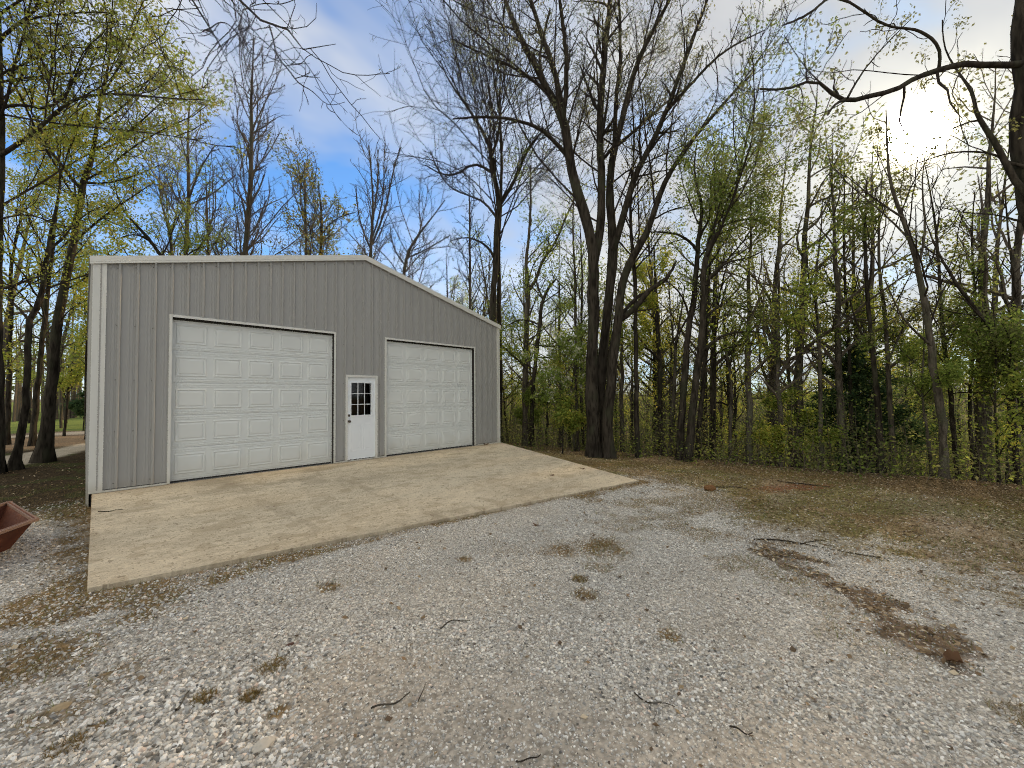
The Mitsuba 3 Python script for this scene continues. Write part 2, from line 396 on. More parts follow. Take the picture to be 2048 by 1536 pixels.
# screws: rows at the girts
scr = []
for k in range(int(W / .2286)):
    x = 0.3200 - .208 + k * .2286 + .165
    for z in (0.12, 0.98, 1.85, 2.78, None):
        zz = roof_z(min(max(x, 0), W)) - .20 if z is None else z
        if zz > roof_z(x) - .12 or not .2 < x < W - .2: continue
        if any(o[0] - .03 < x < o[1] + .03 and zz < o[2] + .03 for o in OPEN): continue
        c = trimesh.creation.cylinder(0.0075, 0.008, sections=6); c.apply_transform([[1, 0, 0, x], [0, 0, 1, -.003], [0, 1, 0, zz], [0, 0, 0, 1]]); scr.append(c)
obj(FWALL + '__screw', cat(scr), 'screw_metal', kind='stuff')
# side and back walls
def side_sheet(length, height):
    return sheet_mesh(0, length, lambda x: height, [], z0=-0.3, off=0.0)
for nm, M in (('left_wall', [[0, -1, 0, 0.0], [-1, 0, 0, LEN], [0, 0, 1, 0]]), ('right_wall', [[0, -1, 0, W], [1, 0, 0, 0.03], [0, 0, 1, 0]])):
    m = side_sheet(LEN - .03, HE - .08); M = np.vstack([np.array(M, float), [0, 0, 0, 1]])
    if nm == 'left_wall': M = np.array([[0, 1, 0, 0.0], [-1, 0, 0, LEN], [0, 0, 1, 0], [0, 0, 0, 1.0]])
    else: M = np.array([[0, -1, 0, W], [1, 0, 0, .03], [0, 0, 1, 0], [0, 0, 0, 1.0]])
    m.apply_transform(M); obj(B + '__' + nm, m, 'siding')
bw = trimesh.creation.extrude_polygon(shapely.Polygon([(0, -.3), (W, -.3), (W, HE - .1), (W / 2, HA - .1), (0, HE - .1)]), 0.04, engine='earcut')
bw.apply_transform([[1, 0, 0, 0], [0, 0, -1, LEN], [0, 1, 0, 0], [0, 0, 0, 1]]); obj(B + '__back_wall', bw, 'siding')
# roof slopes (ribbed along the fall)
def roof_slope(side):
    n = int(LEN / .2286); pr = profile(); ys, hs = [], []
    for k in range(n):
        for a, h in pr[:-1]: ys.append(-.03 + k * .2286 + a); hs.append(h)
    ys, hs = np.array(ys), np.array(hs)
    xe, xr = (-0.06, W / 2) if side < 0 else (W + .06, W / 2)
    zz = lambda x: HE - .025 + SL * (x if side < 0 else W - x)
    a = np.stack([np.full_like(ys, xe), ys, zz(xe) + hs], 1); b = np.stack([np.full_like(ys, xr), ys, zz(xr) + hs], 1)
    i = np.arange(len(ys) - 1); q = np.stack([i, i + 1, i + 1 + len(ys), i + len(ys)], 1)
    return np.vstack([a, b]), q
RF = B + '__roof'
obj(RF, roof_slope(-1), 'roof_metal'); obj(B + '__roof', roof_slope(1), 'roof_metal')


def slope_prism(x0, x1, z0, z1, y0, y1):
    """band between heights z0 and z1 above the roof line, from x0 to x1"""
    V = []
    for y in (y0, y1):
        for x, z in ((x0, z0), (x1, z0), (x1, z1), (x0, z1)): V.append((x, y, HE + SL * min(x, W - x) + z))
    F = [(0, 1, 2, 3), (7, 6, 5, 4), (0, 4, 5, 1), (1, 5, 6, 2), (2, 6, 7, 3), (3, 7, 4, 0)]
    m = trimesh.Trimesh(np.array(V), np.array([t for f in F for t in ((f[0], f[1], f[2]), (f[0], f[2], f[3]))]), process=False); m.fix_normals(); return m
for a, b, lab in ((-.05, W / 2, None), (W / 2, W + .05, None)):
    obj(B + '__rake_trim', cat([slope_prism(a, b, -.088, 0, -.062, -.050), slope_prism(a, b, -.006, 0.004, -.0495, .10), slope_prism(a, b, -.128, -.096, -.070, -.045), slope_prism(a, b, -.10, -.02, -.0495, -.03)]), 'trim_metal')
# corner trim
for s, x in ((1, 0.0), (-1, W)):
    ms = [box(min(x - s * .012, x + s * .125), max(x - s * .012, x + s * .125), -.030, -.024, 0.0, HE - .10),
          box(min(x + s * .123, x + s * .150), max(x + s * .123, x + s * .150), -.036, -.0, 0.0, HE - .10),
          box(min(x - s * .012, x - s * .006), max(x - s * .012, x - s * .006), -.0235, .13, -.28, HE - .10)]
    obj(B + '__corner_trim', cat(ms), 'trim_metal')
# base trim between the openings
prev = 0.0
for a, b in ((-0.012, .9637), (3.9683, 4.1987), (5.0088, 5.2292), (8.2936, W + .012)):
    obj(B + '__base_trim', cat([box(a, b, -.040, -.001, -.004, .022), box(a, b, -.046, -.040, -.004, .010)]), 'trim_metal')
# a scrap of white foam under the eave
obj(B + '__foam_scrap', trimesh.creation.icosphere(1, .02).apply_transform(np.array([[.6, 0, 0, .765], [0, .5, 0, -.03], [0, 0, 1.3, 3.95], [0, 0, 0, 1]])), 'entry_paint')

# opening trims and reveals
def opening(a, b, h, tw, depth, jambmat):
    y0 = -.030
    obj(B + '__opening_trim', cat([box(a, a + tw, y0, y0 + .008, 0.0, h), box(a, a + .006, y0 + .008, .0, 0, h)]), 'trim_metal')
    obj(B + '__opening_trim', cat([box(b - tw, b, y0, y0 + .008, 0.0, h), box(b - .006, b, y0 + .008, .0, 0, h)]), 'trim_metal')
    obj(B + '__opening_trim', cat([box(a - .004, b + .004, y0 - .003, y0 + .006, h - tw, h + .004), box(a, b, y0 + .006, .0, h - .002, h + .004)]), 'trim_metal')
    obj(B + '__reveal', box(b - tw - .0, b - tw + .035, y0 + .0085, depth, 0.0, h - tw), jambmat)
    obj(B + '__reveal', box(a + tw - .035, a + tw, y0 + .0085, depth, 0.0, h - tw), jambmat)
    obj(B + '__reveal', box(a, b, y0 + .0085, depth, h - tw + .0015, h - .003), jambmat)


def raised(x0, x1, z0, z1, y, steps):
    """a pressed rectangle: rings (inset, height towards the viewer)"""
    V, F = [], []
    for ins, hgt in steps:
        V += [(x0 + ins, y - hgt, z0 + ins), (x1 - ins, y - hgt, z0 + ins), (x1 - ins, y - hgt, z1 - ins), (x0 + ins, y - hgt, z1 - ins)]
    for k in range(len(steps) - 1):
        for j in range(4):
            a, b = 4 * k + j, 4 * k + (j + 1) % 4; F += [(a, b, b + 4), (a, b + 4, a + 4)]
    n = 4 * (len(steps) - 1); F += [(n, n + 1, n + 2), (n, n + 2, n + 3)]
    return np.array(V), np.array(F)


def garage_door(a, b, h, label):
    opening(a, b, h, .042, .13, 'dark_seal')
    D = numbered(B + '__overhead_door')
    x0, x1, yf, ztop = a + .050, b - .062, .085, h - .030
    scene[D] = mikit.ply(box(x0 + .01, x1 - .01, yf + .03, yf + .045, .02, ztop), 'door_paint'); labels[D] = {'label': label}
    hs = (ztop - .022) / 5
    for i in range(5):
        zb = .022 + i * hs
        # horizontal profile of a section: shallow ribs at its top and bottom
        prof = [(0.000, .004), (.006, 0), (.030, 0), (.034, -.0075), (.040, -.0075), (.044, 0), (.066, 0), (.070, -.0075), (.076, -.0075), (.080, 0),
                (hs - .080, 0), (hs - .076, -.0075), (hs - .070, -.0075), (hs - .066, 0), (hs - .044, 0), (hs - .040, -.0075), (hs - .034, -.0075), (hs - .030, 0), (hs - .010, 0), (hs - .004, .005), (hs - .003, .02), (hs - .0005, .02)]
        V = np.array([(x, yf + d, zb + z) for z, d in prof for x in (x0, x1)]); k = np.arange(len(prof) - 1) * 2
        obj(D + '__section', (V, np.stack([k, k + 1, k + 3, k + 2], 1)), 'door_paint')
        pw = (x1 - x0) / 5
        for j in range(5):
            xa = x0 + j * pw + .055; xb = x0 + (j + 1) * pw - .055
            obj(D + '__raised_panel', raised(xa, xb, zb + .115, zb + hs - .115, yf, [(0, .0005), (.012, .014), (.022, .014), (.036, .0012), (.064, .013)]), 'door_paint')
    obj(D + '__bottom_seal', box(x0, x1, yf - .004, yf + .03, -.01, .0215), 'dark_seal')
    obj(D + '__side_stop', box(x1 + .0015, x1 + .018, yf - .012, yf + .0, 0.0, ztop), 'door_paint')
    obj(D + '__side_stop', box(a + .0435, x0 - .0015, yf - .012, yf + .0, 0.0, ztop), 'door_paint')
    obj(D + '__top_stop', box(a + .045, b - .043, yf - .020, yf - .006, h - .075, h - .045), 'dark_seal')
    obj(D + '__inner_header', box(a, b, yf + .02, yf + .06, h - .045, h + .02), 'dark_seal')


garage_door(*OPEN[0], 'white overhead door beside the left corner, the nearer of the two')
garage_door(*OPEN[2], 'white overhead door at the right end, beyond the entry door')
# entry door
a, b, h = OPEN[1]
E_ = B + '__entry_door'
obj(B + '__door_frame', cat([box(a, a + .042, -.045, .06, 0, h - .042), box(a - .004, a + .046, -.05, -.0455, 0, h)]), 'trim_metal')
obj(B + '__door_frame', cat([box(b - .042, b, -.045, .06, 0, h - .042), box(b - .046, b + .004, -.05, -.0455, 0, h)]), 'trim_metal')
obj(B + '__door_frame', cat([box(a, b, -.045, .06, h - .042, h), box(a - .006, b + .006, -.053, -.0505, h - .046, h + .006)]), 'trim_metal')
dx0, dx1, dz0, dz1, dy = a + .0445, b - .0445, .035, h - .046, -.012
gx0, gx1, gz0, gz1 = dx0 + .098, dx1 - .105, 1.09, 1.875
dp = shapely.box(dx0, dz0, dx1, dz1).difference(shapely.box(gx0, gz0, gx1, gz1))
ds = trimesh.creation.extrude_polygon(dp, 0.044, engine='earcut'); ds.apply_transform([[1, 0, 0, 0], [0, 0, -1, dy + .044], [0, 1, 0, 0], [0, 0, 0, 1]])
obj(E_, ds, 'entry_paint', label='white entry door with a nine pane window between the overhead doors')
pw, ph = (gx1 - gx0) / 3, (gz1 - gz0) / 3
for i in range(3):
    for j in range(3):
        V = np.array([[gx0 + i * pw, dy + .016, gz0 + j * ph], [gx0 + (i + 1) * pw, dy + .016, gz0 + j * ph], [gx0 + (i + 1) * pw, dy + .016, gz0 + (j + 1) * ph], [gx0 + i * pw, dy + .016, gz0 + (j + 1) * ph]])
        obj(E_ + '__pane', (V, np.array([[0, 1, 2, 3]])), 'pane_glass')
for i in (1, 2):
    obj(E_ + '__muntin', bevel_box(gx0 + i * pw - .009, gx0 + i * pw + .009, dy - .004, dy + .012, gz0, gz1), 'entry_paint')
    obj(E_ + '__muntin', bevel_box(gx0, gx1, dy - .0025, dy + .0135, gz0 + i * ph - .009, gz0 + i * ph + .009), 'entry_paint')
fr = shapely.box(gx0 - .028, gz0 - .028, gx1 + .028, gz1 + .028).difference(shapely.box(gx0 + .002, gz0 + .002, gx1 - .002, gz1 - .002))
fr = trimesh.creation.extrude_polygon(fr, .012, engine='earcut'); fr.apply_transform([[1, 0, 0, 0], [0, 0, -1, dy - .0005], [0, 1, 0, 0], [0, 0, 0, 1]])
obj(E_ + '__window_frame', fr, 'entry_paint')
mx_ = (dx0 + dx1) / 2
for xa, xb in ((dx0 + .085, mx_ - .03), (mx_ + .03, dx1 - .085)):
    obj(E_ + '__raised_panel', raised(xa, xb, 0.22, .87, dy, [(0, .0005), (.010, .007), (.022, .007), (.04, .001), (.065, .0065)]), 'entry_paint')
def lathe(prof, c, axis='y-'):
    m = trimesh.creation.revolve(np.array(prof), sections=20); m.apply_transform(np.array([[1, 0, 0, c[0]], [0, 0, -1, c[1]], [0, 1, 0, c[2]], [0, 0, 0, 1]])); return m
obj(E_ + '__knob', lathe([(0, 0), (.032, 0), (.032, .006), (.012, .012), (.012, .035), (.026, .045), (.029, .058), (.022, .068), (0, .07)], (dx0 + .05, dy, .95)), 'hardware', smooth=40)
obj(E_ + '__deadbolt', lathe([(0, 0), (.030, 0), (.030, .008), (.022, .016), (0, .016)], (dx0 + .05, dy, 1.09)), 'hardware', smooth=40)
obj(E_ + '__threshold', box(a + .0435, b - .0435, -.055, .05, -.003, .018), 'trim_metal')
obj(E_ + '__door_sweep', box(dx0, dx1, dy - .002, dy + .04, .0195, .0345), 'dark_seal')

# ------------------------------------------------------------------ rusty hopper at the left edge
def hopper():
    R = {'c': np.array([-0.56, -0.06])}
    top_z, bot_z = 0.20, -0.24
    # rim corners in plan: right tip, then round
    tip = at(72, 1037, 6.05); back = at(0, 992, 6.75); front = at(0, 1062, 5.35)
    top_z = tip[2]
    def onz(px, py, z):
        D = FW + RT * (px - 1024) / FPX + UP * (768 - py) / FPX; t = (z - CAM[2]) / D[2]; return CAM + D * t
    tz = 0.16
    A, Bk, Fr = onz(72, 1037, tz), onz(0, 992, tz), onz(0, 1063, tz)
    u1, u2 = (Bk - A), (Fr - A)
    u1 /= np.linalg.norm(u1); u2 /= np.linalg.norm(u2)
    c = [A, A + u1 * 1.5, A + u1 * 1.5 + u2 * 1.3, A + u2 * 1.3]
    cen = np.mean(c, 0)
    lo = [cen + (q - cen) * 0.60 + np.array([0, 0, -0.30]) for q in c]
    return c, lo, cen
c, lo, cen = hopper()
HP = thing('metal_hopper', 'rusty red steel hopper with sloping sides at the left edge of the photo', 'hopper')
def panel(q, th, inward):
    q = np.array(q); n = np.cross(q[1] - q[0], q[2] - q[0]); n /= np.linalg.norm(n)
    if n @ inward < 0: n = -n
    V = np.vstack([q, q + n * th]); F = [(0, 1, 2, 3), (4, 5, 6, 7), (0, 1, 5, 4), (1, 2, 6, 5), (2, 3, 7, 6), (3, 0, 4, 7)]
    m = trimesh.Trimesh(V, np.array([t for f in F for t in ((f[0], f[1], f[2]), (f[0], f[2], f[3]))]), process=False); m.fix_normals(); return m
for i in range(4):
    j = (i + 1) % 4; mid = (c[i] + c[j]) / 2
    obj(HP + '__side_plate', panel([c[i], c[j], lo[j], lo[i]], .012, cen - mid), 'rust')
    d = (cen - mid) * [1, 1, 0]; e = c[j] - c[i]; d -= e * (d @ e) / (e @ e); d /= np.linalg.norm(d)
    o = 0.022
    q = [c[i], c[j], c[j] - [0, 0, .03], c[i] - [0, 0, .03]]
    ee = e / np.linalg.norm(e)
    q = [q[0] - ee * (.016 if i % 2 else -.0), q[1] + ee * (.016 if i % 2 else 0), q[2] + ee * (.016 if i % 2 else 0), q[3] - ee * (.016 if i % 2 else 0)]
    obj(HP + '__rim', panel([p - d * .02 + [0, 0, .004 * (i % 2)] for p in q], .05, d), 'rust_rim')
obj(HP + '__floor_plate', panel([p - [0, 0, .005] for p in lo], .012, np.array([0, 0, 1.0])), 'rust')

# ------------------------------------------------------------------ trees
def tubes(P, R, sides):
    P, R = np.asarray(P, float), np.asarray(R, float); m, N, _ = P.shape
    t = np.gradient(P, axis=1); t /= np.linalg.norm(t, axis=2, keepdims=True) + 1e-12
    ref = np.where(np.abs(t[:, :1, 2:]) < 0.75, [0, 0, 1.0], [1.0, 0, 0]) + 0 * t
    a = np.cross(t, ref); a /= np.linalg.norm(a, axis=2, keepdims=True) + 1e-12
    b = np.cross(t, a); ang = np.arange(sides) * 2 * np.pi / sides
    V = P[:, :, None] + R[:, :, None, None] * (np.cos(ang)[:, None] * a[:, :, None] + np.sin(ang)[:, None] * b[:, :, None])
    base = (np.arange(m) * N * sides)[:, None, None]; i = np.arange(N - 1)[None, :, None] * sides; j = np.arange(sides)[None, None]; j2 = (j + 1) % sides
    q = np.stack(np.broadcast_arrays(base + i + j, base + i + j2, base + i + sides + j2, base + i + sides + j), -1).reshape(-1, 4)
    return V.reshape(-1, 3), np.vstack([q[:, [0, 1, 2]], q[:, [0, 2, 3]]])


def join(parts):
    V, F, o = [], [], 0
    for v, f in parts: V.append(v); F.append(f + o); o += len(v)
    return np.vstack(V), np.vstack(F)


def resample(pts, rad, N):
    pts, rad = np.asarray(pts, float), np.asarray(rad, float)
    s = np.r_[0, np.cumsum(np.linalg.norm(np.diff(pts, axis=0), axis=1))]; q = np.linspace(0, s[-1], N)
    P = np.stack([CubicSpline(s, pts[:, k], bc_type='natural')(q) if len(s) > 2 else np.interp(q, s, pts[:, k]) for k in range(3)], 1)
    return P, np.interp(q, s, rad)


def sample_along(P, R, idx, t):
    N = P.shape[1]; f = t * (N - 1); i = np.minimum(f.astype(int), N - 2); w = (f - i)[:, None]
    p = P[idx, i] * (1 - w) + P[idx, i + 1] * w; d = P[idx, i + 1] - P[idx, i]; d /= np.linalg.norm(d, axis=1, keepdims=True) + 1e-12
    return p, d, R[idx, i] * (1 - w[:, 0]) + R[idx, i + 1] * w[:, 0]


def grow(P, R, r, per_m, tmin, length, ang, N=6, up=0.08, wig=0.18, rtip=0.004, kr=0.6, tmax=0.99, rmax=9.0, short=0.55):
    """children of the polylines P (m, N, 3) with radii R: stratified along each, leaving at the angle ang, bending up"""
    L = np.linalg.norm(np.diff(P, axis=1), axis=2).sum(1)
    cnt = np.floor(per_m * L * (1 - tmin) + r.random(len(L))).astype(int)
    idx = np.repeat(np.arange(len(L)), cnt)
    if not len(idx): return np.zeros((0, N, 3)), np.zeros((0, N))
    k = np.arange(len(idx)) - np.repeat(np.cumsum(cnt) - cnt, cnt)
    t = tmin + (tmax - tmin) * (k + r.random(len(idx))) / cnt[idx]
    p, d, r0 = sample_along(P, R, idx, t)
    h = r.normal(size=d.shape); h -= d * (h * d).sum(1, keepdims=True); h[:, 2] += 0.15; h /= np.linalg.norm(h, axis=1, keepdims=True)
    a = np.radians(ang[0] + (ang[1] - ang[0]) * r.random(len(idx)))[:, None]
    d = d * np.cos(a) + h * np.sin(a)
    rel = (t - tmin) / (tmax - tmin + 1e-9)
    ln = (length * L[idx] if length < 1 else length) * (1 - short * rel) * (0.55 + 0.75 * r.random(len(idx)))
    step = (ln / (N - 1))[:, None]
    out = np.empty((len(idx), N, 3)); out[:, 0] = p
    bend = r.normal(size=d.shape) * 0.06
    for i in range(1, N):
        d = d + wig * r.normal(size=d.shape) + bend + np.array([0, 0, up]); d /= np.linalg.norm(d, axis=1, keepdims=True)
        out[:, i] = out[:, i - 1] + d * step
    rs = np.minimum(np.maximum(kr * r0, rtip * 1.3), rmax)[:, None]
    w = np.linspace(0, 1, N)[None]
    return out, rs * (1 - w) ** 0.8 + rtip * w * np.minimum(1, rs / rtip)


def leaves(P, r, n, size, spread, colors, droop=0.5, tmin=0.25, cluster=1, flat=0.0):
    """n leaf blades (two triangles each) in clusters near the twigs P; vertices, faces, colours"""
    m = max(1, n // cluster)
    idx = r.integers(0, len(P), m); t = tmin + (1 - tmin) * r.random(m)
    p, d, _ = sample_along(P, np.zeros(P.shape[:2]), idx, t)
    p, d = np.repeat(p, cluster, 0), np.repeat(d, cluster, 0); n = len(p)
    p = p + r.normal(size=p.shape) * spread
    u = d * 0.5 + r.normal(size=p.shape) * 0.7; u[:, 2] = u[:, 2] * (1 - flat) - droop; u /= np.linalg.norm(u, axis=1, keepdims=True)
    s = np.cross(u, r.normal(size=p.shape) + np.array([0, 0, 2.0 * flat])); s /= np.linalg.norm(s, axis=1, keepdims=True) + 1e-9
    L = size * (0.6 + 0.8 * r.random(n))[:, None]; w = L * (0.22 + 0.12 * r.random((n, 1)))
    nrm = np.cross(u, s)
    V = np.stack([p, p + u * L * .5 + s * w + nrm * w * .25, p + u * L, p + u * L * .5 - s * w + nrm * w * .25], 1).reshape(-1, 3)
    b = np.arange(n) * 4; F = np.vstack([np.stack([b, b + 1, b + 2], 1), np.stack([b, b + 2, b + 3], 1)])
    colors = np.asarray(colors, float); c = colors[r.integers(0, len(colors), m)].repeat(cluster, 0)[:n] * (0.75 + 0.5 * r.random((n, 1)))
    return V, F, np.repeat(np.clip(c, 0, 1), 4, 0)


YEL = [(0.40, 0.44, 0.09), (0.33, 0.40, 0.08), (0.46, 0.44, 0.11), (0.28, 0.35, 0.07)]
MID = [(0.26, 0.34, 0.08), (0.19, 0.27, 0.06), (0.31, 0.38, 0.10), (0.15, 0.21, 0.05)]
OLV = [(0.20, 0.22, 0.09), (0.15, 0.17, 0.07), (0.25, 0.26, 0.12)]
ORA = [(0.33, 0.25, 0.05), (0.28, 0.28, 0.06), (0.22, 0.24, 0.05)]
EVG = [(0.085, 0.14, 0.06), (0.11, 0.17, 0.07), (0.06, 0.11, 0.055)]
PALE = [(0.20, 0.22, 0.13), (0.16, 0.18, 0.09), (0.24, 0.24, 0.15)]


def px_poly(pts, d0, d1=None, base=False):
    """photo pixels (x, y, width in pixels) to points and radii; depth runs from d0 to d1 along it"""
    d0 *= .92; d1 = d0 if d1 is None else d1 * .92; n = len(pts); P, R = [], []
    for i, q in enumerate(pts):
        d = d0 + (d1 - d0) * i / max(1, n - 1); P.append(at(q[0], q[1], d)); R.append(0.95 * q[2] * d / FPX / 2 / math.hypot(1, (q[0] - 1024) / FPX))
    P = np.array(P)
    if base: P[0, 2] = zg(P[0, 0], P[0, 1]) - 0.12
    return P, np.array(R)


def tree(name, label, stems, limbs=(), bark='bark_dark', twig='twig_dark', seed=0, group=None, branch=(1.2, .25, .38, (35, 65)), sub=(3.0, .15, .42, (30, 60)), twigs=(3.8, .12, .50, (25, 60)), leaf=None, flare=1.3, ntr=26, up=0.08, wig=0.11, tw=0.0052, kr=.42, lf=(.9, .82), lz=None, extra=None, first_t=None, cat_='tree', maxlen=4.0):
    r = np.random.default_rng(1000 + seed)
    key = thing(name, label, cat_, group)
    allP, allR = [], []
    for k, (pts, rad) in enumerate(stems):
        P, R = resample(pts, rad, ntr)
        h = P[:, 2] - P[0, 2]
        if flare: R = R * (1 + (flare - 1) * np.exp(-np.maximum(h, 0) / 0.28))
        P[1:-1] += r.normal(size=(ntr - 2, 3)) * np.minimum(R[1:-1], .08)[:, None] * 0.12
        V, F = tubes(P[None], R[None], 12)
        nn = meshkit.fbm(V * [5, 5, 2.2], 3, seed) - 0.5
        cen = np.repeat(P, 12, 0); V = V + (V - cen) * nn[:, None] * 0.45
        if flare:
            a = np.arctan2(V[:, 1] - cen[:, 1], V[:, 0] - cen[:, 0]); hh = V[:, 2] - P[0, 2]
            V = V + (V - cen) * [1, 1, 0] * (0.30 * np.sin(a * 4 + seed) * np.exp(-np.maximum(hh, 0) / .25))[:, None]
        obj(key + '__trunk', (V, F), bark, smooth=True)
        allP.append(resample(P, R, 20)[0]); allR.append(resample(P, R, 20)[1])
    for pts, rad in limbs:
        P, R = resample(pts, rad, 20); P[2:-1] += r.normal(size=(17, 3)) * np.minimum(R[2:-1], .05)[:, None] * 0.14
        obj(key + '__limb', tubes(P[None], R[None], 7), bark, smooth=True); allP.append(P); allR.append(R)
    P0, R0 = np.array(allP), np.array(allR)
    ns = len(stems)
    t0 = first_t if first_t is not None else 0.45
    parts = []
    bl = lambda P, R, spec, tm, **k: grow(P, R, r, spec[0], tm, spec[2], spec[3], **k)
    A = [bl(P0[:ns], R0[:ns], branch, t0, N=8, up=up, wig=wig, rtip=tw * 1.3, rmax=.028, kr=kr)]
    if len(limbs): A.append(bl(P0[ns:], R0[ns:], (branch[0] * 1.3, 0, branch[2], branch[3]), .12, N=8, up=up, wig=wig, rtip=tw * 1.3, rmax=.028, kr=kr))
    P1, R1 = np.vstack([a[0] for a in A]), np.vstack([a[1] for a in A])
    P2, R2 = bl(P1, R1, sub, sub[1], N=6, up=up, wig=wig * 1.1, rtip=tw, kr=.5)
    P2b, R2b = grow(P0[ns:] if len(limbs) else P0, R0[ns:] if len(limbs) else R0, r, sub[0] * .7, .3 if len(limbs) else t0, .12 if not len(limbs) else .2, sub[3], N=6, up=up, wig=wig * 1.2, rtip=tw)
    P2, R2 = np.vstack([P2, P2b]), np.vstack([R2, R2b])
    P3, R3 = bl(P2, R2, twigs, twigs[1], N=5, up=up * .8, wig=wig * 1.8, rtip=tw * .75)
    obj(key + '__branches', join([tubes(P1, R1, 5)]), twig if tw < .02 else bark, smooth=True, kind='stuff')
    obj(key + '__twigs', join([tubes(P2, R2, 3), tubes(P3, R3, 3)]), twig, kind='stuff')
    if leaf:
        n, size, spread, cols, droop, cl = leaf; n, size = int(n * lf[0]), size * lf[1]
        src = P3
        if lz is not None:
            zz = src[:, -1, 2]; top_ = np.percentile(zz, 98); keep = (zz - P0[0, 0, 2] < lz * (top_ - P0[0, 0, 2])) | (r.random(len(zz)) < .10); src = src[keep]; n = int(n * min(1, 1.25 * keep.mean() + .08))
        V, F, c = leaves(src, r, n, size, spread, cols, droop, cluster=cl)
        obj(key + '__foliage', (V, F), 'leaf', color=c, kind='stuff')
    return key


def S(pts, d0, d1=None): return px_poly(pts, d0, d1, True)
def L(pts, d0, d1=None): return px_poly(pts, d0, d1)


G1 = dict(twigs=(3.2, .12, .42, (25, 60)))
# --- the three-stemmed tree at the centre
tree('hardwood_tree', 'tall dark tree with three stems rising from one base at the centre of the treeline', [
    S([(1187, 918, 29.2), (1184, 820, 27), (1183, 740, 24.8), (1187, 640, 23.8), (1186, 580, 23.8), (1188, 520, 21.6), (1160, 400, 21.2), (1138, 310, 18.8), (1126, 240, 17.5), (1095, 180, 15), (1060, 110, 12.5), (1030, 50, 10), (1005, -20, 7.5), (980, -120, 3.75)], 13.2, 12.4),
    S([(1202, 920, 21.6), (1200, 780, 20.5), (1207, 700, 20.5), (1216, 620, 19.4), (1222, 560, 19.4), (1226, 500, 21.2), (1223, 440, 18.8), (1220, 370, 16.2), (1228, 300, 15), (1250, 220, 12.5), (1270, 140, 11.2), (1300, 70, 8.75), (1345, -10, 6.25), (1380, -100, 3.75)], 13.4, 13.9),
    S([(1218, 920, 27), (1214, 860, 22.7), (1221, 780, 21.2), (1227, 710, 21.2), (1235, 650, 18.8), (1241, 590, 17.5), (1253, 540, 16.2), (1285, 480, 15), (1306, 430, 12.5), (1333, 360, 11.2), (1384, 281, 8.75), (1447, 207, 6.25), (1510, 140, 3.75)], 13.1, 12.2)],
    [L([(1188, 522, 20), (1200, 460, 18.8), (1203, 390, 17.5), (1200, 250, 15), (1208, 120, 12.5), (1215, 50, 11.2), (1228, -60, 7.5)], 13.1, 14.0),
     L([(1126, 240, 13.8), (1110, 150, 11.2), (1085, 75, 10), (1060, -5, 7.5), (1040, -80, 3.75)], 12.8, 13.6),
     L([(1126, 240, 11.2), (1133, 160, 10), (1128, 70, 8.75), (1118, -10, 6.25)], 12.8, 12.0),
     L([(1138, 315, 10), (1110, 285, 8.75), (1085, 262, 7.5), (1030, 240, 6.25), (960, 234, 5), (905, 238, 2.5)], 12.9, 11.2),
     L([(1108, 195, 7.5), (1050, 150, 6.25), (1000, 122, 5), (940, 96, 3.75), (905, 78, 2.5)], 12.7, 12.3),
     L([(1226, 500, 16.2), (1244, 441, 15), (1258, 390, 13.8), (1290, 312, 12.5), (1333, 222, 10), (1360, 148, 8.75), (1400, 40, 6.25), (1425, -30, 3.75)], 13.5, 12.0),
     L([(1229, 295, 10), (1232, 200, 8.75), (1240, 130, 7.5), (1236, -10, 5)], 13.7, 14.6),
     L([(1229, 295, 8.75), (1265, 265, 6.25), (1320, 215, 5), (1380, 170, 2.5)], 13.7, 15),
     L([(1238, 640, 16.2), (1255, 628, 13.8), (1275, 610, 12.5), (1300, 580, 11.2), (1330, 558, 8.75), (1352, 522, 5)], 13.0, 12.3),
     L([(1243, 630, 8.75), (1275, 595, 7.5), (1310, 575, 5), (1340, 552, 2.5)], 13.0, 13.8),
     L([(1095, 180, 7.5), (1080, 130, 6.25), (1085, 80, 5), (1100, 20, 3.75)], 12.6, 13.5),
     L([(1333, 222, 7.5), (1380, 170, 6.25), (1440, 110, 5), (1530, 60, 2.5)], 12.6, 11.6)],
    seed=1, flare=1.3, twigs=(3.0, .12, .50, (25, 60)), tw=.006, branch=(1.4, 0, .36, (30, 62)), leaf=(20000, .058, .09, PALE, .9, 5), first_t=.45, kr=.34, wig=.09, lf=(1, 1))
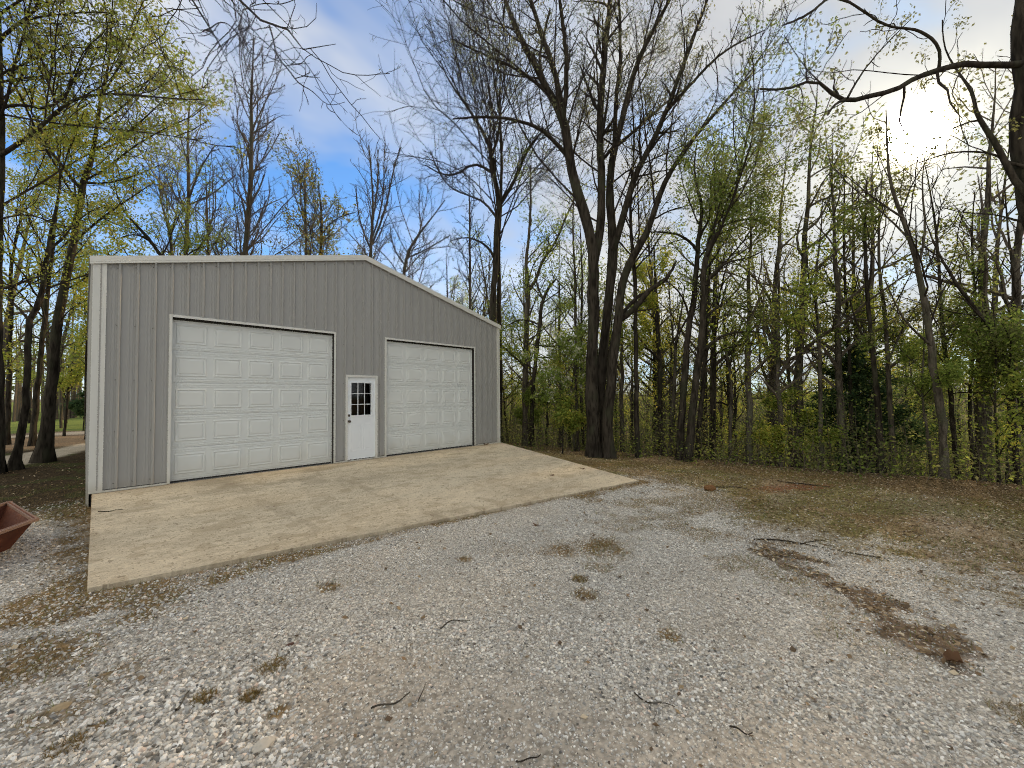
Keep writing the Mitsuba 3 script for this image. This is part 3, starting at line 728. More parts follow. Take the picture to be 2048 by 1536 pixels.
# --- twin trunk behind the building's right end
tree('hardwood_tree', 'bare tall twin trunk tree rising behind the right end of the roof', [
    S([(985, 900, 14), (986, 640, 13), (989, 560, 12), (992, 508, 12), (994, 450, 11), (998, 410, 11), (988, 350, 9), (978, 293, 8), (958, 250, 6), (925, 200, 5), (900, 165, 3), (880, 120, 2)], 18.5, 18),
    S([(1000, 900, 10), (999, 640, 9), (997, 520, 8), (1000, 430, 7), (1003, 312, 6), (1000, 235, 5), (1002, 120, 2)], 18.6, 19)],
    [L([(998, 412, 9), (1029, 360, 7), (1048, 316, 6), (1076, 273, 4), (1105, 245, 2)], 18.4, 17.5), L([(990, 520, 6), (975, 495, 5), (960, 484, 4), (939, 476, 3), (900, 482, 2)], 18.4, 17.2),
     L([(990, 350, 6), (950, 330, 5), (905, 350, 4), (850, 330, 2)], 18.3, 17.5), L([(984, 310, 6), (1000, 240, 5), (990, 170, 3), (985, 110, 2)], 18.2, 18.8), L([(996, 440, 6), (960, 400, 4), (910, 380, 3), (860, 300, 2)], 18.3, 19.3)],
    seed=2, branch=(1.9, 0, .58, (30, 62)), sub=(2.3, .15, .48, (30, 60)), leaf=(2500, .075, .1, PALE, .8, 4), twigs=(3.0, .12, .50, (25, 60)), tw=.0075, first_t=.5)
# --- stems right of the building
tree('hardwood_tree', 'slim grey forked tree just right of the building corner', [S([(1052, 905, 14), (1050, 800, 12), (1052, 700, 11), (1054, 620, 11), (1056, 580, 10), (1052, 540, 8), (1056, 488, 6), (1060, 440, 5), (1061, 330, 3)], 17.0, 17.4)],
     [L([(1056, 580, 8), (1071, 561, 7), (1083, 527, 6), (1103, 496, 5), (1134, 430, 4), (1165, 370, 2)], 17.1, 16.2)], bark='bark_grey', seed=3, branch=(1.6, 0, .28, (30, 65)), leaf=(2500, .10, .12, MID, .3, 4), first_t=.3)
tree('hardwood_tree', 'leaning dark stem with fresh green leaves beside the building corner', [S([(1064, 908, 11), (1066, 780, 9), (1074, 700, 9), (1080, 640, 8), (1088, 595, 7), (1100, 572, 5), (1112, 558, 3)], 16.8, 16.4)],
     [L([(1087, 600, 5), (1076, 574, 4), (1070, 540, 2)], 16.5, 16.9), L([(1080, 650, 4), (1040, 640, 3), (1005, 660, 2)], 16.6, 16.6), L([(1076, 690, 4), (1120, 690, 3), (1160, 660, 2)], 16.6, 15.8)], seed=4, branch=(2.2, 0, .5, (50, 90)), up=0.0, leaf=(9000, .095, .14, MID, .2, 6), first_t=.3)
tree('hardwood_tree', 'straight slim dark trunk just right of the three stemmed tree', [S([(1276, 918, 11), (1273, 800, 10), (1271, 640, 9), (1270, 560, 8), (1261, 430, 6), (1268, 300, 4), (1262, 180, 2)], 13.4, 13.8)], seed=5, branch=(1.3, 0, .22, (35, 65)), first_t=.5)
tree('hardwood_tree', 'slim tree with a yellow green crown behind the broken limb', [S([(1322, 918, 11), (1320, 820, 11), (1320, 740, 10), (1314, 640, 8), (1310, 560, 6), (1308, 490, 3)], 15.0, 15.4)],
     [L([(1320, 720, 6), (1290, 690, 5), (1262, 650, 3)], 15, 14.4)], seed=6, branch=(2.0, 0, .30, (35, 70)), leaf=(5500, .11, .14, YEL, .2, 5), first_t=.45)
tree('hardwood_tree', 'dark trunk leaning right, left one of the pair right of centre', [S([(1358, 920, 17), (1366, 800, 15), (1373, 700, 14), (1380, 640, 13), (1388, 588, 12), (1394, 523, 11), (1397, 471, 9), (1404, 411, 7), (1391, 360, 5), (1395, 280, 2)], 12.9, 13.2)],
     [L([(1396, 505, 7), (1380, 484, 6), (1350, 468, 5), (1300, 464, 3)], 13, 12.2), L([(1397, 480, 7), (1407, 460, 6), (1420, 432, 5), (1422, 370, 4), (1440, 300, 2)], 13.1, 13.8), L([(1380, 640, 5), (1362, 590, 4), (1330, 560, 2)], 13, 12)], seed=7, branch=(1.5, 0, .34, (35, 65)), leaf=(4500, .095, .14, MID, .3, 6), first_t=.55)
tree('hardwood_tree', 'dark tree with long arching right limbs and green crown, right of centre', [S([(1374, 922, 18), (1384, 830, 17), (1394, 740, 16), (1401, 690, 15), (1405, 640, 14), (1407, 588, 14), (1408, 544, 13), (1413, 508, 12), (1427, 479, 10), (1443, 448, 8), (1467, 396, 7), (1482, 328, 5), (1500, 250, 4), (1522, 150, 2)], 12.7, 12.4)],
     [L([(1412, 570, 8), (1433, 539, 7), (1461, 523, 5), (1487, 518, 4), (1530, 500, 2)], 12.5, 11.8), L([(1408, 700, 9), (1420, 690, 8), (1437, 676, 7), (1461, 667, 6), (1493, 663, 5), (1525, 666, 3), (1560, 680, 2)], 12.6, 11.6),
      L([(1408, 640, 7), (1437, 614, 6), (1467, 611, 5), (1522, 613, 3), (1570, 605, 2)], 12.6, 13.4), L([(1412, 520, 7), (1420, 470, 6), (1440, 420, 5), (1450, 350, 3)], 12.5, 13.4), L([(1440, 455, 6), (1480, 440, 5), (1530, 445, 3), (1565, 470, 2)], 12.5, 11.7)],
     seed=8, lz=.72, branch=(2.0, 0, .42, (38, 72)), leaf=(30000, .08, .13, OLV + MID, .3, 9), first_t=.45)
tree('hardwood_tree', 'thin dark trunk crowded against the base of the arching limb tree', [S([(1394, 918, 11), (1400, 830, 10), (1409, 740, 9), (1412, 660, 7), (1418, 560, 5), (1425, 440, 2)], 14.0, 14.5)], seed=9, branch=(1.6, 0, .25, (35, 70)), leaf=(1500, .1, .12, MID, .3, 4), first_t=.4)
tree('hardwood_tree', 'thin trunk with many upright twigs second right of the arching limb tree', [S([(1424, 925, 10), (1426, 800, 9), (1428, 700, 8), (1432, 640, 6), (1446, 560, 4), (1470, 480, 2)], 15, 15)], [L([(1428, 680, 5), (1440, 620, 4), (1455, 560, 2)], 15, 14.4)], seed=10, branch=(2.2, 0, .3, (25, 55)), first_t=.4)
tree('hardwood_tree', 'small dark tree forking low under the arching limb', [S([(1462, 930, 9), (1461, 840, 8), (1460, 740, 7), (1450, 690, 5), (1446, 640, 3)], 13.5, 13.5)], [L([(1460, 730, 5), (1472, 680, 4), (1490, 630, 2)], 13.5, 13), L([(1461, 720, 4), (1480, 700, 3), (1500, 672, 2)], 13.5, 13.9)], bark='bark_grey', seed=11, branch=(2.2, 0, .45, (30, 60)), leaf=(1500, .08, .1, YEL, .3, 4), first_t=.4)
# --- right side woods
G2 = 'green trees of the right hand woods'
tree('hardwood_tree', 'pale green leafy tree with bent trunk right of the sky gap', [S([(1642, 955, 11), (1642, 850, 10), (1640, 760, 9), (1637, 660, 8), (1630, 570, 6), (1640, 480, 4), (1645, 400, 2)], 12.2, 12.6)], [L([(1640, 720, 5), (1600, 670, 4), (1580, 600, 2)], 12.2, 11.4)], bark='bark_grey', seed=12, lz=0.62, branch=(1.9, 0, .36, (35, 75)), leaf=(8000, .095, .15, MID + YEL, .2, 6), first_t=.4)
tree('hardwood_tree', 'slender straight trunk left of the dark evergreen', [S([(1704, 958, 10), (1702, 830, 9), (1700, 740, 8), (1695, 650, 7), (1690, 560, 6), (1688, 440, 4), (1690, 330, 2)], 12.8, 12.8)], seed=13, lz=0.55, branch=(1.7, 0, .25, (35, 70)), leaf=(3500, .09, .12, OLV, .3, 5), first_t=.4)
tree('hardwood_tree', 'dark trunk rising out of the dark evergreen', [S([(1762, 958, 19), (1758, 850, 15), (1749, 740, 12), (1742, 670, 10), (1734, 570, 9), (1730, 460, 6), (1733, 360, 3)], 11.2, 11.4)], [L([(1746, 700, 6), (1715, 650, 5), (1700, 600, 3)], 11.3, 10.8)], seed=14, lz=0.5, branch=(1.6, 0, .27, (35, 70)), leaf=(4500, .09, .12, OLV + MID, .3, 5), first_t=.45)
tree('hardwood_tree', 'dark trunk close behind the evergreen, right one of two', [S([(1786, 960, 15), (1782, 850, 13), (1776, 730, 11), (1772, 650, 10), (1761, 560, 8), (1758, 450, 5), (1765, 340, 2)], 12.0, 12.2)], [L([(1777, 720, 6), (1805, 660, 5), (1840, 600, 3)], 12, 12.8)], bark='bark_grey', seed=15, lz=0.5, branch=(1.6, 0, .27, (35, 70)), leaf=(4000, .09, .12, OLV, .3, 5), first_t=.45)
tree('hardwood_tree', 'thick grey trunk leaning left below the sun', [S([(1889, 958, 22), (1885, 850, 20), (1874, 770, 19), (1862, 700, 18), (1853, 630, 16), (1843, 570, 15), (1823, 488, 12), (1800, 422, 10), (1780, 359, 7), (1774, 273, 4), (1772, 220, 2)], 9.8, 9.6)],
     [L([(1862, 690, 7), (1810, 640, 5), (1770, 560, 3)], 9.7, 9.2), L([(1835, 540, 7), (1850, 450, 6), (1845, 380, 4), (1850, 310, 2)], 9.7, 10.3), L([(1805, 435, 6), (1740, 390, 4), (1690, 350, 2)], 9.6, 9.0), L([(1843, 570, 7), (1870, 640, 4), (1900, 690, 2)], 9.7, 10.5), L([(1820, 480, 6), (1770, 430, 4), (1700, 370, 3), (1660, 330, 2)], 9.7, 10.2)],
     bark='bark_grey', seed=16, lz=0.5, branch=(2.0, 0, .30, (30, 60)), leaf=(2600, .055, .10, OLV, .4, 5), first_t=.4, tw=.0045, kr=.35)
tree('hardwood_tree', 'slim trunk close right of the thick grey leaning trunk', [S([(1918, 962, 13), (1906, 850, 12), (1895, 740, 11), (1888, 690, 10), (1879, 560, 8), (1868, 430, 5), (1850, 330, 2)], 11.0, 11.2)], seed=17, lz=0.55, branch=(1.8, 0, .27, (35, 70)), leaf=(6500, .085, .13, MID + OLV, .3, 5), first_t=.35)
tree('hardwood_tree', 'thin crooked stem forking at mid height left of the thick grey trunk', [S([(1862, 958, 9), (1858, 890, 8), (1849, 830, 7), (1844, 770, 5), (1848, 700, 4), (1845, 620, 2)], 10.4, 10.4)], [L([(1846, 800, 5), (1828, 770, 4), (1818, 720, 2)], 10.4, 10)], bark='bark_grey', seed=18, lz=0.8, branch=(2.5, 0, .4, (35, 75)), leaf=(3000, .08, .12, MID, .2, 5), first_t=.4)
tree('hardwood_tree', 'slim dark trunk among green leaves, second right of the thick grey trunk', [S([(1950, 962, 11), (1944, 900, 10), (1940, 820, 9), (1946, 700, 8), (1950, 600, 7), (1944, 480, 5), (1950, 380, 2)], 11.0, 11.2)], seed=19, lz=0.6, branch=(2.0, 0, .3, (35, 75)), leaf=(8000, .085, .14, MID, .2, 6), first_t=.3)
tree('hardwood_tree', 'thin stem near the right edge under low green branches', [S([(1997, 966, 8), (1995, 900, 7), (1990, 800, 6), (1992, 700, 5), (1985, 600, 2)], 9.8, 9.8)], [L([(1996, 920, 5), (2010, 890, 4), (2050, 860, 3), (2090, 850, 2)], 9.8, 9.0)], seed=20, lz=0.8, branch=(2.4, 0, .4, (40, 80)), leaf=(5000, .085, .14, MID + YEL, .1, 6), first_t=.25)
tree('hardwood_tree', 'long trunk leaning steeply to the left from the right edge', [S([(2075, 985, 18), (2062, 900, 17), (2045, 830, 16), (2034, 760, 15), (2010, 710, 14), (1981, 660, 12), (1952, 620, 10), (1902, 550, 8), (1870, 490, 5), (1850, 440, 2)], 9.6, 10.2)], seed=21, lz=0.65, branch=(2.0, 0, .28, (35, 75)), leaf=(8000, .085, .14, MID + OLV, .2, 6), first_t=.3)
tree('hardwood_tree', 'dark trunk at the right edge behind the leaning trunk', [S([(2036, 968, 17), (2031, 900, 14), (2026, 800, 12), (2027, 700, 11), (2030, 600, 9), (2020, 500, 6), (2010, 380, 3)], 10.2, 10.4)], seed=22, lz=0.6, branch=(2.0, 0, .28, (35, 75)), leaf=(7000, .085, .14, MID + OLV, .2, 6), first_t=.3)
tree('hardwood_tree', 'massive dark trunk at the right edge with a heavy limb reaching across the sky', [S([(2180, 1040, 80), (2165, 900, 76), (2138, 760, 74), (2112, 600, 72), (2088, 480, 72), (2066, 380, 74), (2056, 260, 76), (2056, 130, 74), (2060, 0, 70), (2064, -200, 60), (2070, -420, 40)], 6.9, 6.9)],
     [L([(2040, 128, 24), (2012, 130, 20), (1940, 128, 17), (1880, 138, 16), (1830, 158, 14), (1780, 183, 13), (1720, 197, 12), (1690, 200, 11), (1668, 192, 10), (1655, 178, 8), (1638, 165, 7), (1610, 165, 6), (1575, 177, 6), (1520, 178, 5)], 6.8, 6.0),
      L([(1690, 200, 8), (1672, 208, 6), (1655, 230, 4)], 6.25, 6.1), L([(1695, 196, 6), (1712, 165, 5), (1740, 125, 4), (1790, 70, 3), (1820, 40, 2)], 6.2, 6.5),
      L([(1878, 135, 9), (1880, 108, 8), (1862, 76, 8), (1825, 58, 7), (1780, 52, 6), (1730, 25, 6), (1682, -5, 5)], 6.6, 6.1), L([(1700, 5, 6), (1660, -4, 7), (1640, 10, 6), (1605, 34, 6), (1568, 50, 4)], 6.1, 5.8),
      L([(2062, 400, 20), (2022, 345, 18), (1987, 281, 15), (1952, 222, 11), (1944, 187, 8), (1925, 155, 6), (1895, 110, 4), (1885, 40, 3)], 6.8, 7.5), L([(2060, 335, 11), (2020, 325, 10), (1995, 312, 7), (1936, 303, 5), (1878, 312, 4), (1838, 326, 2)], 6.8, 7.6),
      L([(2070, 450, 8), (2030, 440, 7), (1990, 430, 4), (1930, 425, 3), (1870, 410, 2)], 6.9, 7.8), L([(1655, 178, 4), (1625, 150, 3), (1600, 120, 2), (1568, 70, 2)], 6.1, 5.9)],
     seed=23, branch=(1.3, 0, .40, (30, 70)), sub=(2.0, .2, .45, (30, 65)), twigs=(2.4, .15, .45, (25, 60)), leaf=(3200, .05, .06, OLV, .5, 4), first_t=.7, tw=.0032, up=.02, wig=.22, kr=.22)
# --- left group
tree('leafy_tree', 'dark trunk at the left edge with long leafy limbs reaching right over the bank', [S([(-14, 955, 52), (-8, 900, 38), (-10, 760, 38), (-12, 600, 36), (-8, 440, 36), (-4, 300, 34), (-6, 200, 32), (-8, 60, 28), (-20, -100, 22)], 10.3, 10.3)],
     [L([(-2, 312, 15), (30, 292, 13), (70, 262, 12), (115, 222, 10), (150, 200, 8), (230, 188, 6), (320, 195, 4), (415, 200, 2)], 10.3, 9.4), L([(-4, 218, 11), (40, 210, 9), (85, 216, 8), (130, 190, 7), (160, 130, 5), (190, 80, 3), (235, 40, 2)], 10.3, 10.9), L([(-4, 85, 12), (30, 52, 9), (70, 18, 7), (90, -30, 5), (120, -100, 3)], 10.3, 9.8),
      L([(0, 75, 9), (50, 42, 7), (110, 30, 5), (190, 24, 4), (235, 28, 2)], 10.3, 9.2), L([(0, 228, 7), (70, 240, 5), (140, 250, 4), (210, 257, 3), (300, 266, 3), (395, 280, 2)], 10.3, 9.6), L([(-4, 580, 10), (30, 570, 8), (62, 558, 6), (110, 545, 3)], 10.3, 9.8), L([(-4, 440, 7), (40, 430, 5), (90, 440, 4), (130, 470, 2)], 10.3, 9.6), L([(-4, 150, 8), (50, 128, 6), (110, 100, 5), (170, 96, 3), (250, 110, 2)], 10.3, 11.0), L([(-4, 30, 8), (60, -10, 6), (140, -40, 4), (240, -50, 2)], 10.3, 9.5)],
     seed=24, branch=(1.6, 0, .42, (35, 70)), leaf=(12500, .085, .11, YEL + OLV, .5, 7), first_t=.5, up=.03)
tree('hardwood_tree', 'dark curved trunk forking at mid height in the left group', [S([(30, 945, 36), (36, 900, 22), (47, 840, 18), (53, 760, 17), (57, 690, 16), (60, 640, 17), (75, 612, 15), (86, 575, 13), (91, 535, 12), (97, 495, 10), (104, 450, 8), (114, 410, 6), (120, 340, 4), (110, 260, 2)], 10.9, 11.0)],
     [L([(58, 640, 9), (42, 622, 8), (24, 604, 6), (8, 584, 4), (-10, 540, 2)], 10.9, 11.3), L([(90, 540, 6), (70, 510, 5), (50, 480, 4), (20, 440, 2)], 10.9, 10.2), L([(97, 500, 6), (130, 470, 4), (170, 430, 3), (210, 410, 2)], 10.9, 11.5)], seed=25, branch=(1.5, 0, .34, (35, 70)), leaf=(3500, .085, .12, YEL, .3, 5), first_t=.45)
tree('leafy_tree', 'big flared trunk with a yellow green leafy crown left of the building', [S([(86, 930, 48), (92, 885, 36), (98, 820, 30), (104, 760, 27), (110, 690, 25), (117, 640, 23), (126, 590, 22), (138, 530, 20), (151, 470, 18), (160, 405, 17), (168, 362, 15), (180, 328, 13), (188, 295, 11), (196, 245, 9), (202, 195, 8), (214, 145, 6), (222, 75, 4), (226, -20, 2)], 12.3, 12.0)],
     [L([(163, 378, 11), (148, 362, 10), (122, 328, 9), (96, 292, 8), (80, 256, 7), (60, 220, 5), (20, 180, 3), (-20, 150, 2)], 12.1, 12.7), L([(146, 490, 8), (180, 455, 6), (220, 425, 5), (255, 400, 4), (300, 370, 2)], 12.1, 11.3), L([(170, 365, 7), (205, 366, 5), (250, 358, 4), (320, 330, 2)], 12.0, 11.4),
      L([(196, 250, 6), (230, 225, 5), (270, 190, 4), (320, 130, 2)], 12, 11.2), L([(188, 300, 6), (225, 290, 4), (270, 262, 3), (330, 250, 2)], 12, 12.8), L([(205, 190, 5), (240, 130, 4), (270, 60, 3), (285, 0, 2)], 12, 11.6), L([(96, 292, 5), (100, 230, 4), (85, 150, 3), (95, 80, 2)], 12.4, 12.9), L([(128, 580, 5), (165, 560, 4), (200, 530, 2)], 12.2, 11.6), L([(115, 650, 4), (140, 620, 3), (175, 600, 2)], 12.2, 11.8)],
     seed=26, flare=1.2, branch=(1.6, 0, .38, (35, 70)), leaf=(29000, .085, .12, YEL + [(0.40, 0.33, 0.07)], .5, 8), first_t=.5, up=.04)
for q, (nm, lb, st, lm, kw) in enumerate([
    ('hardwood_tree', 'slim dark straight trunk behind the left group, farthest left', [(14, 888, 14), (17, 800, 12), (20, 700, 11), (22, 600, 10), (24, 520, 8), (32, 480, 6), (44, 420, 4), (50, 330, 2)], [[(23, 520, 5), (12, 480, 4), (-5, 440, 2)]], dict(d=17, leaf=(3000, .1, .14, YEL, .3, 5))),
    ('hardwood_tree', 'slim trunk behind the big flared trunk, on its left', [(64, 886, 17), (70, 820, 14), (78, 740, 13), (88, 650, 12), (98, 560, 10), (108, 470, 7), (118, 370, 4), (118, 280, 2)], [[(90, 640, 6), (80, 590, 4), (76, 540, 2)]], dict(d=16.5, leaf=(3000, .1, .14, YEL, .3, 5))),
    ('hardwood_tree', 'thin sunlit trunk beyond the drive, close to the building corner', [(172, 878, 8), (172, 800, 7), (173, 700, 6), (176, 640, 5), (180, 560, 3), (185, 500, 2)], [], dict(d=19, leaf=(4500, .13, .2, YEL, .2, 5))),
    ('hardwood_tree', 'small thin tree at the near side of the lawn', [(128, 872, 7), (133, 820, 6), (138, 770, 5), (146, 720, 3), (150, 680, 2)], [[(134, 800, 4), (118, 760, 2)]], dict(d=20.5, leaf=(3000, .13, .2, YEL, .2, 5))),
    ('leafy_tree', 'leaning leafy tree behind the roof, tilted to the left', [(430, 660, 12), (360, 560, 11), (322, 512, 9), (298, 478, 8), (274, 452, 7), (250, 424, 5), (236, 396, 3), (225, 350, 2)], [[(300, 480, 5), (270, 470, 4), (235, 478, 2)]], dict(d=15.5, leaf=(7500, .10, .14, YEL, .5, 6))),
    ('bare_tree', 'pale bare tree behind the roof, first left of the tall conical bare tree', [(370, 700, 11), (372, 515, 10), (375, 440, 9), (378, 380, 8), (376, 330, 7), (376, 260, 5), (380, 200, 3), (384, 150, 2)], [[(377, 400, 5), (400, 340, 4), (430, 290, 2)], [(375, 430, 5), (350, 390, 4), (320, 330, 2)], [(376, 330, 4), (360, 270, 3), (345, 200, 2)], [(377, 410, 4), (420, 390, 3), (470, 350, 2)]], dict(d=19, bark='bark_grey', twig='twig_grey', branch=(1.8, 0, .32, (25, 55)))),
    ('bare_tree', 'short forked bare tree left of the pale bare tree', [(345, 700, 9), (343, 515, 8), (341, 470, 7), (332, 440, 5), (322, 400, 4), (318, 330, 2)], [[(341, 470, 5), (352, 430, 4), (360, 380, 2)]], dict(d=18, bark='bark_grey', twig='twig_grey', leaf=(1500, .08, .1, PALE, .3, 4), branch=(2.2, 0, .35, (30, 60)))),
    ('bare_tree', 'tall conical bare tree with upswept branches above the roof', [(486, 700, 14), (490, 515, 12), (496, 440, 11), (501, 370, 10), (503, 300, 9), (503, 230, 7), (504, 170, 5), (506, 120, 3), (508, 75, 2)], [], dict(d=17.5, bark='bark_grey', twig='twig_grey', branch=(4.2, 0, .26, (38, 55)), first_t=.30, up=.10, wig=.10, short=.7)),
    ('leafy_tree', 'small tree with orange and green leaves above the middle of the roof', [(640, 700, 9), (641, 515, 7), (643, 460, 6), (642, 410, 4), (636, 370, 2)], [[(642, 470, 4), (670, 440, 3), (710, 425, 2)], [(642, 480, 4), (610, 440, 3), (600, 400, 2)]], dict(d=21, leaf=(6000, .13, .16, ORA, .3, 6), branch=(2.2, 0, .38, (30, 65)))),
    ('bare_tree', 'thin bare upright tree left of the orange leaved tree', [(612, 700, 7), (612, 515, 6), (611, 440, 5), (610, 380, 4), (610, 325, 2)], [[(611, 450, 3), (590, 390, 2), (580, 340, 1.5)]], dict(d=20, bark='bark_grey', twig='twig_grey', leaf=(900, .1, .1, PALE, .3, 3), branch=(2.6, 0, .32, (22, 45)))),
    ('bare_tree', 'bare brush-like tree with upright branches left of the roof peak', [(742, 700, 8), (741, 520, 7), (744, 460, 6), (746, 400, 4), (742, 340, 3), (738, 290, 2)], [[(743, 490, 5), (770, 420, 4), (785, 350, 3), (800, 295, 2)], [(743, 480, 4), (765, 400, 3), (768, 320, 2), (770, 285, 1.5)], [(742, 500, 4), (720, 440, 3), (712, 370, 2)], [(744, 450, 4), (754, 380, 3), (756, 300, 2)]], dict(d=20, bark='bark_grey', twig='twig_grey', branch=(2.6, 0, .25, (18, 42)), up=.10)),
    ('bare_tree', 'spreading bare tree right of the roof peak', [(800, 700, 9), (808, 560, 7), (812, 520, 6), (830, 480, 5), (860, 440, 3), (890, 400, 2)], [[(810, 530, 4), (790, 500, 3), (780, 450, 2)], [(815, 515, 4), (850, 500, 3), (900, 470, 2)]], dict(d=18.5, bark='bark_grey', twig='twig_grey', branch=(2.6, 0, .4, (30, 65)))),
    ('bare_tree', 'slim straight bare tree left of the twin trunk behind the roof', [(940, 800, 5), (940, 600, 5), (940, 500, 4), (939, 420, 3), (938, 350, 1.5)], [], dict(d=20, bark='bark_grey', branch=(3.0, 0, .22, (40, 65)), first_t=.35)),
    ('hardwood_tree', 'slender pale stem left of the three stemmed tree', [(1156, 912, 7), (1153, 800, 6), (1151, 680, 6), (1150, 560, 5), (1146, 440, 3), (1150, 350, 2)], [], dict(d=15, bark='bark_grey', branch=(1.6, 0, .25, (35, 65)), leaf=(900, .1, .1, MID, .3, 4))),
    ('hardwood_tree', 'slender dark stem just behind the left side of the three stemmed tree', [(1168, 912, 6), (1163, 800, 6), (1162, 680, 5), (1164, 560, 4), (1160, 450, 2)], [], dict(d=16, branch=(1.6, 0, .25, (35, 65)))),
    ('hardwood_tree', 'thin grey trunk with low forks right of the slim yellow green tree', [(1340, 918, 9), (1345, 820, 8), (1350, 740, 7), (1352, 690, 6), (1360, 640, 4), (1370, 570, 2)], [[(1350, 700, 4), (1342, 640, 3), (1338, 560, 2)]], dict(d=15.5, bark='bark_grey', branch=(2.0, 0, .32, (30, 60)))),
]):
    d = kw.pop('d'); kw.pop('short', None)
    ft = kw.pop('first_t', .4)
    tree(nm, lb, [S(st, d)], [L(l, d, d + (.8 if i % 2 else -.8)) for i, l in enumerate(lm)], seed=40 + q, flare=1.3, tw=.0075 if d > 15 else .006, first_t=ft, **{**dict(branch=(1.8, 0, .32, (30, 65))), **kw})

# --- the tree left of the camera whose bare branch ends hang into the sky
tr = lambda pts, rr: (np.array(pts, float), np.array(rr, float))
A0, A1, A2 = np.array([-3.6, -6.4, 6.2]), at(472, -8, 5.0), at(380, -8, 5.2)
tree('overhanging_tree', 'bare dark branch ends hanging into the blue sky at the top', [tr([[-4.2, -7.2, -.35], [-4.15, -7.1, 2], [-4.0, -6.9, 4.2], [-3.6, -6.4, 6.2], [-3.2, -6.0, 8.5], [-3.0, -5.8, 11]], [.20, .17, .16, .13, .09, .03])],
     [tr([A0, (A0 + A1) / 2 + [0, 0, .9], A1 + (A1 - at(500, 20, 5.0)) * 2, A1, at(500, 20, 5), at(540, 50, 4.95), at(583, 65, 4.9), at(593, 90, 4.85), at(640, 100, 4.8), at(672, 88, 4.8)], [.05, .035, .017, .014, .013, .012, .009, .007, .005, .003]),
      tr([at(538, 50, 4.95), at(548, 85, 5), at(553, 108, 5.02), at(575, 137, 5.05), at(600, 168, 5.1), at(625, 183, 5.1), at(652, 207, 5.15), at(690, 204, 5.2)], [.009, .008, .008, .008, .007, .005, .004, .003]),
      tr([A0 + [.1, .1, .5], (A0 + A2) / 2 + [0, 0, .9], A2 + (A2 - at(400, 25, 5.2)) * 2, A2, at(400, 25, 5.2), at(422, 60, 5.2), at(440, 90, 5.2), at(454, 113, 5.25)], [.04, .028, .012, .010, .010, .009, .007, .003]),
      tr([at(420, 57, 5.2), at(440, 45, 5.15), at(474, 68, 5.1), at(492, 98, 5.1), at(520, 110, 5.0), at(545, 112, 4.95)], [.007, .006, .005, .004, .003, .003]),
      tr([at(440, -5, 5.4), at(490, 40, 5.3), at(520, 75, 5.25), at(560, 112, 5.2), at(600, 150, 5.2), at(640, 155, 5.2)], [.006, .006, .006, .005, .004, .003]),
      tr([at(315, 0, 5.6), at(345, 30, 5.5), at(400, 60, 5.45), at(440, 80, 5.4)], [.005, .005, .004, .003]),
      tr([at(440, 90, 5.2), at(435, 100, 5.2), at(442, 135, 5.2), at(420, 150, 5.2), at(418, 185, 5.2)], [.005, .004, .004, .003, .003]),
      tr([at(552, 20, 4.95), at(500, 15, 4.9), at(520, 8, 4.9), at(560, 8, 4.9), at(592, -2, 4.9)], [.004, .004, .005, .005, .004]),
      tr([at(585, 68, 4.9), at(580, 40, 4.85), at(565, 12, 4.85), at(548, 3, 4.8)], [.005, .004, .003, .002])],
     seed=80, branch=(2.3, 0, .30, (30, 75)), sub=(3.0, .2, .45, (30, 70)), twigs=(2.5, .3, .4, (25, 60)), tw=.0030, first_t=.6, up=-.03, wig=.20)

# --- evergreen with layered dark boughs, right of centre
def evergreen():
    r = np.random.default_rng(300); key = thing('evergreen_tree', 'dark green young evergreen with flat layered boughs in the right hand woods', 'tree')
    b = at(1722, 955, 12.2); b[2] = zg(b[0], b[1]) - .1; H = 4.0
    P, R = resample([b, b + [0.02, 0, H * .5], b + [0, .05, H]], [.07, .05, .012], 14)
    obj(key + '__trunk', tubes(P[None], R[None], 8), 'bark_dark', smooth=True)
    Pb, Rb = grow(P[None], R[None], r, 16, .22, 1.9, (72, 98), N=7, up=-.01, wig=.07, rtip=.004, rmax=.02, short=.75)
    obj(key + '__boughs', tubes(Pb, Rb, 4), 'twig_dark', kind='stuff')
    P2, R2 = grow(Pb, Rb, r, 6, .2, .42, (35, 60), N=4, up=-.02, wig=.1, rtip=.003)
    V, F, c = leaves(np.vstack([P2]), r, 15000, .10, .06, EVG, .25, tmin=.05, flat=.7)
    obj(key + '__foliage', (V, F), 'leaf', color=c, kind='stuff')
evergreen()


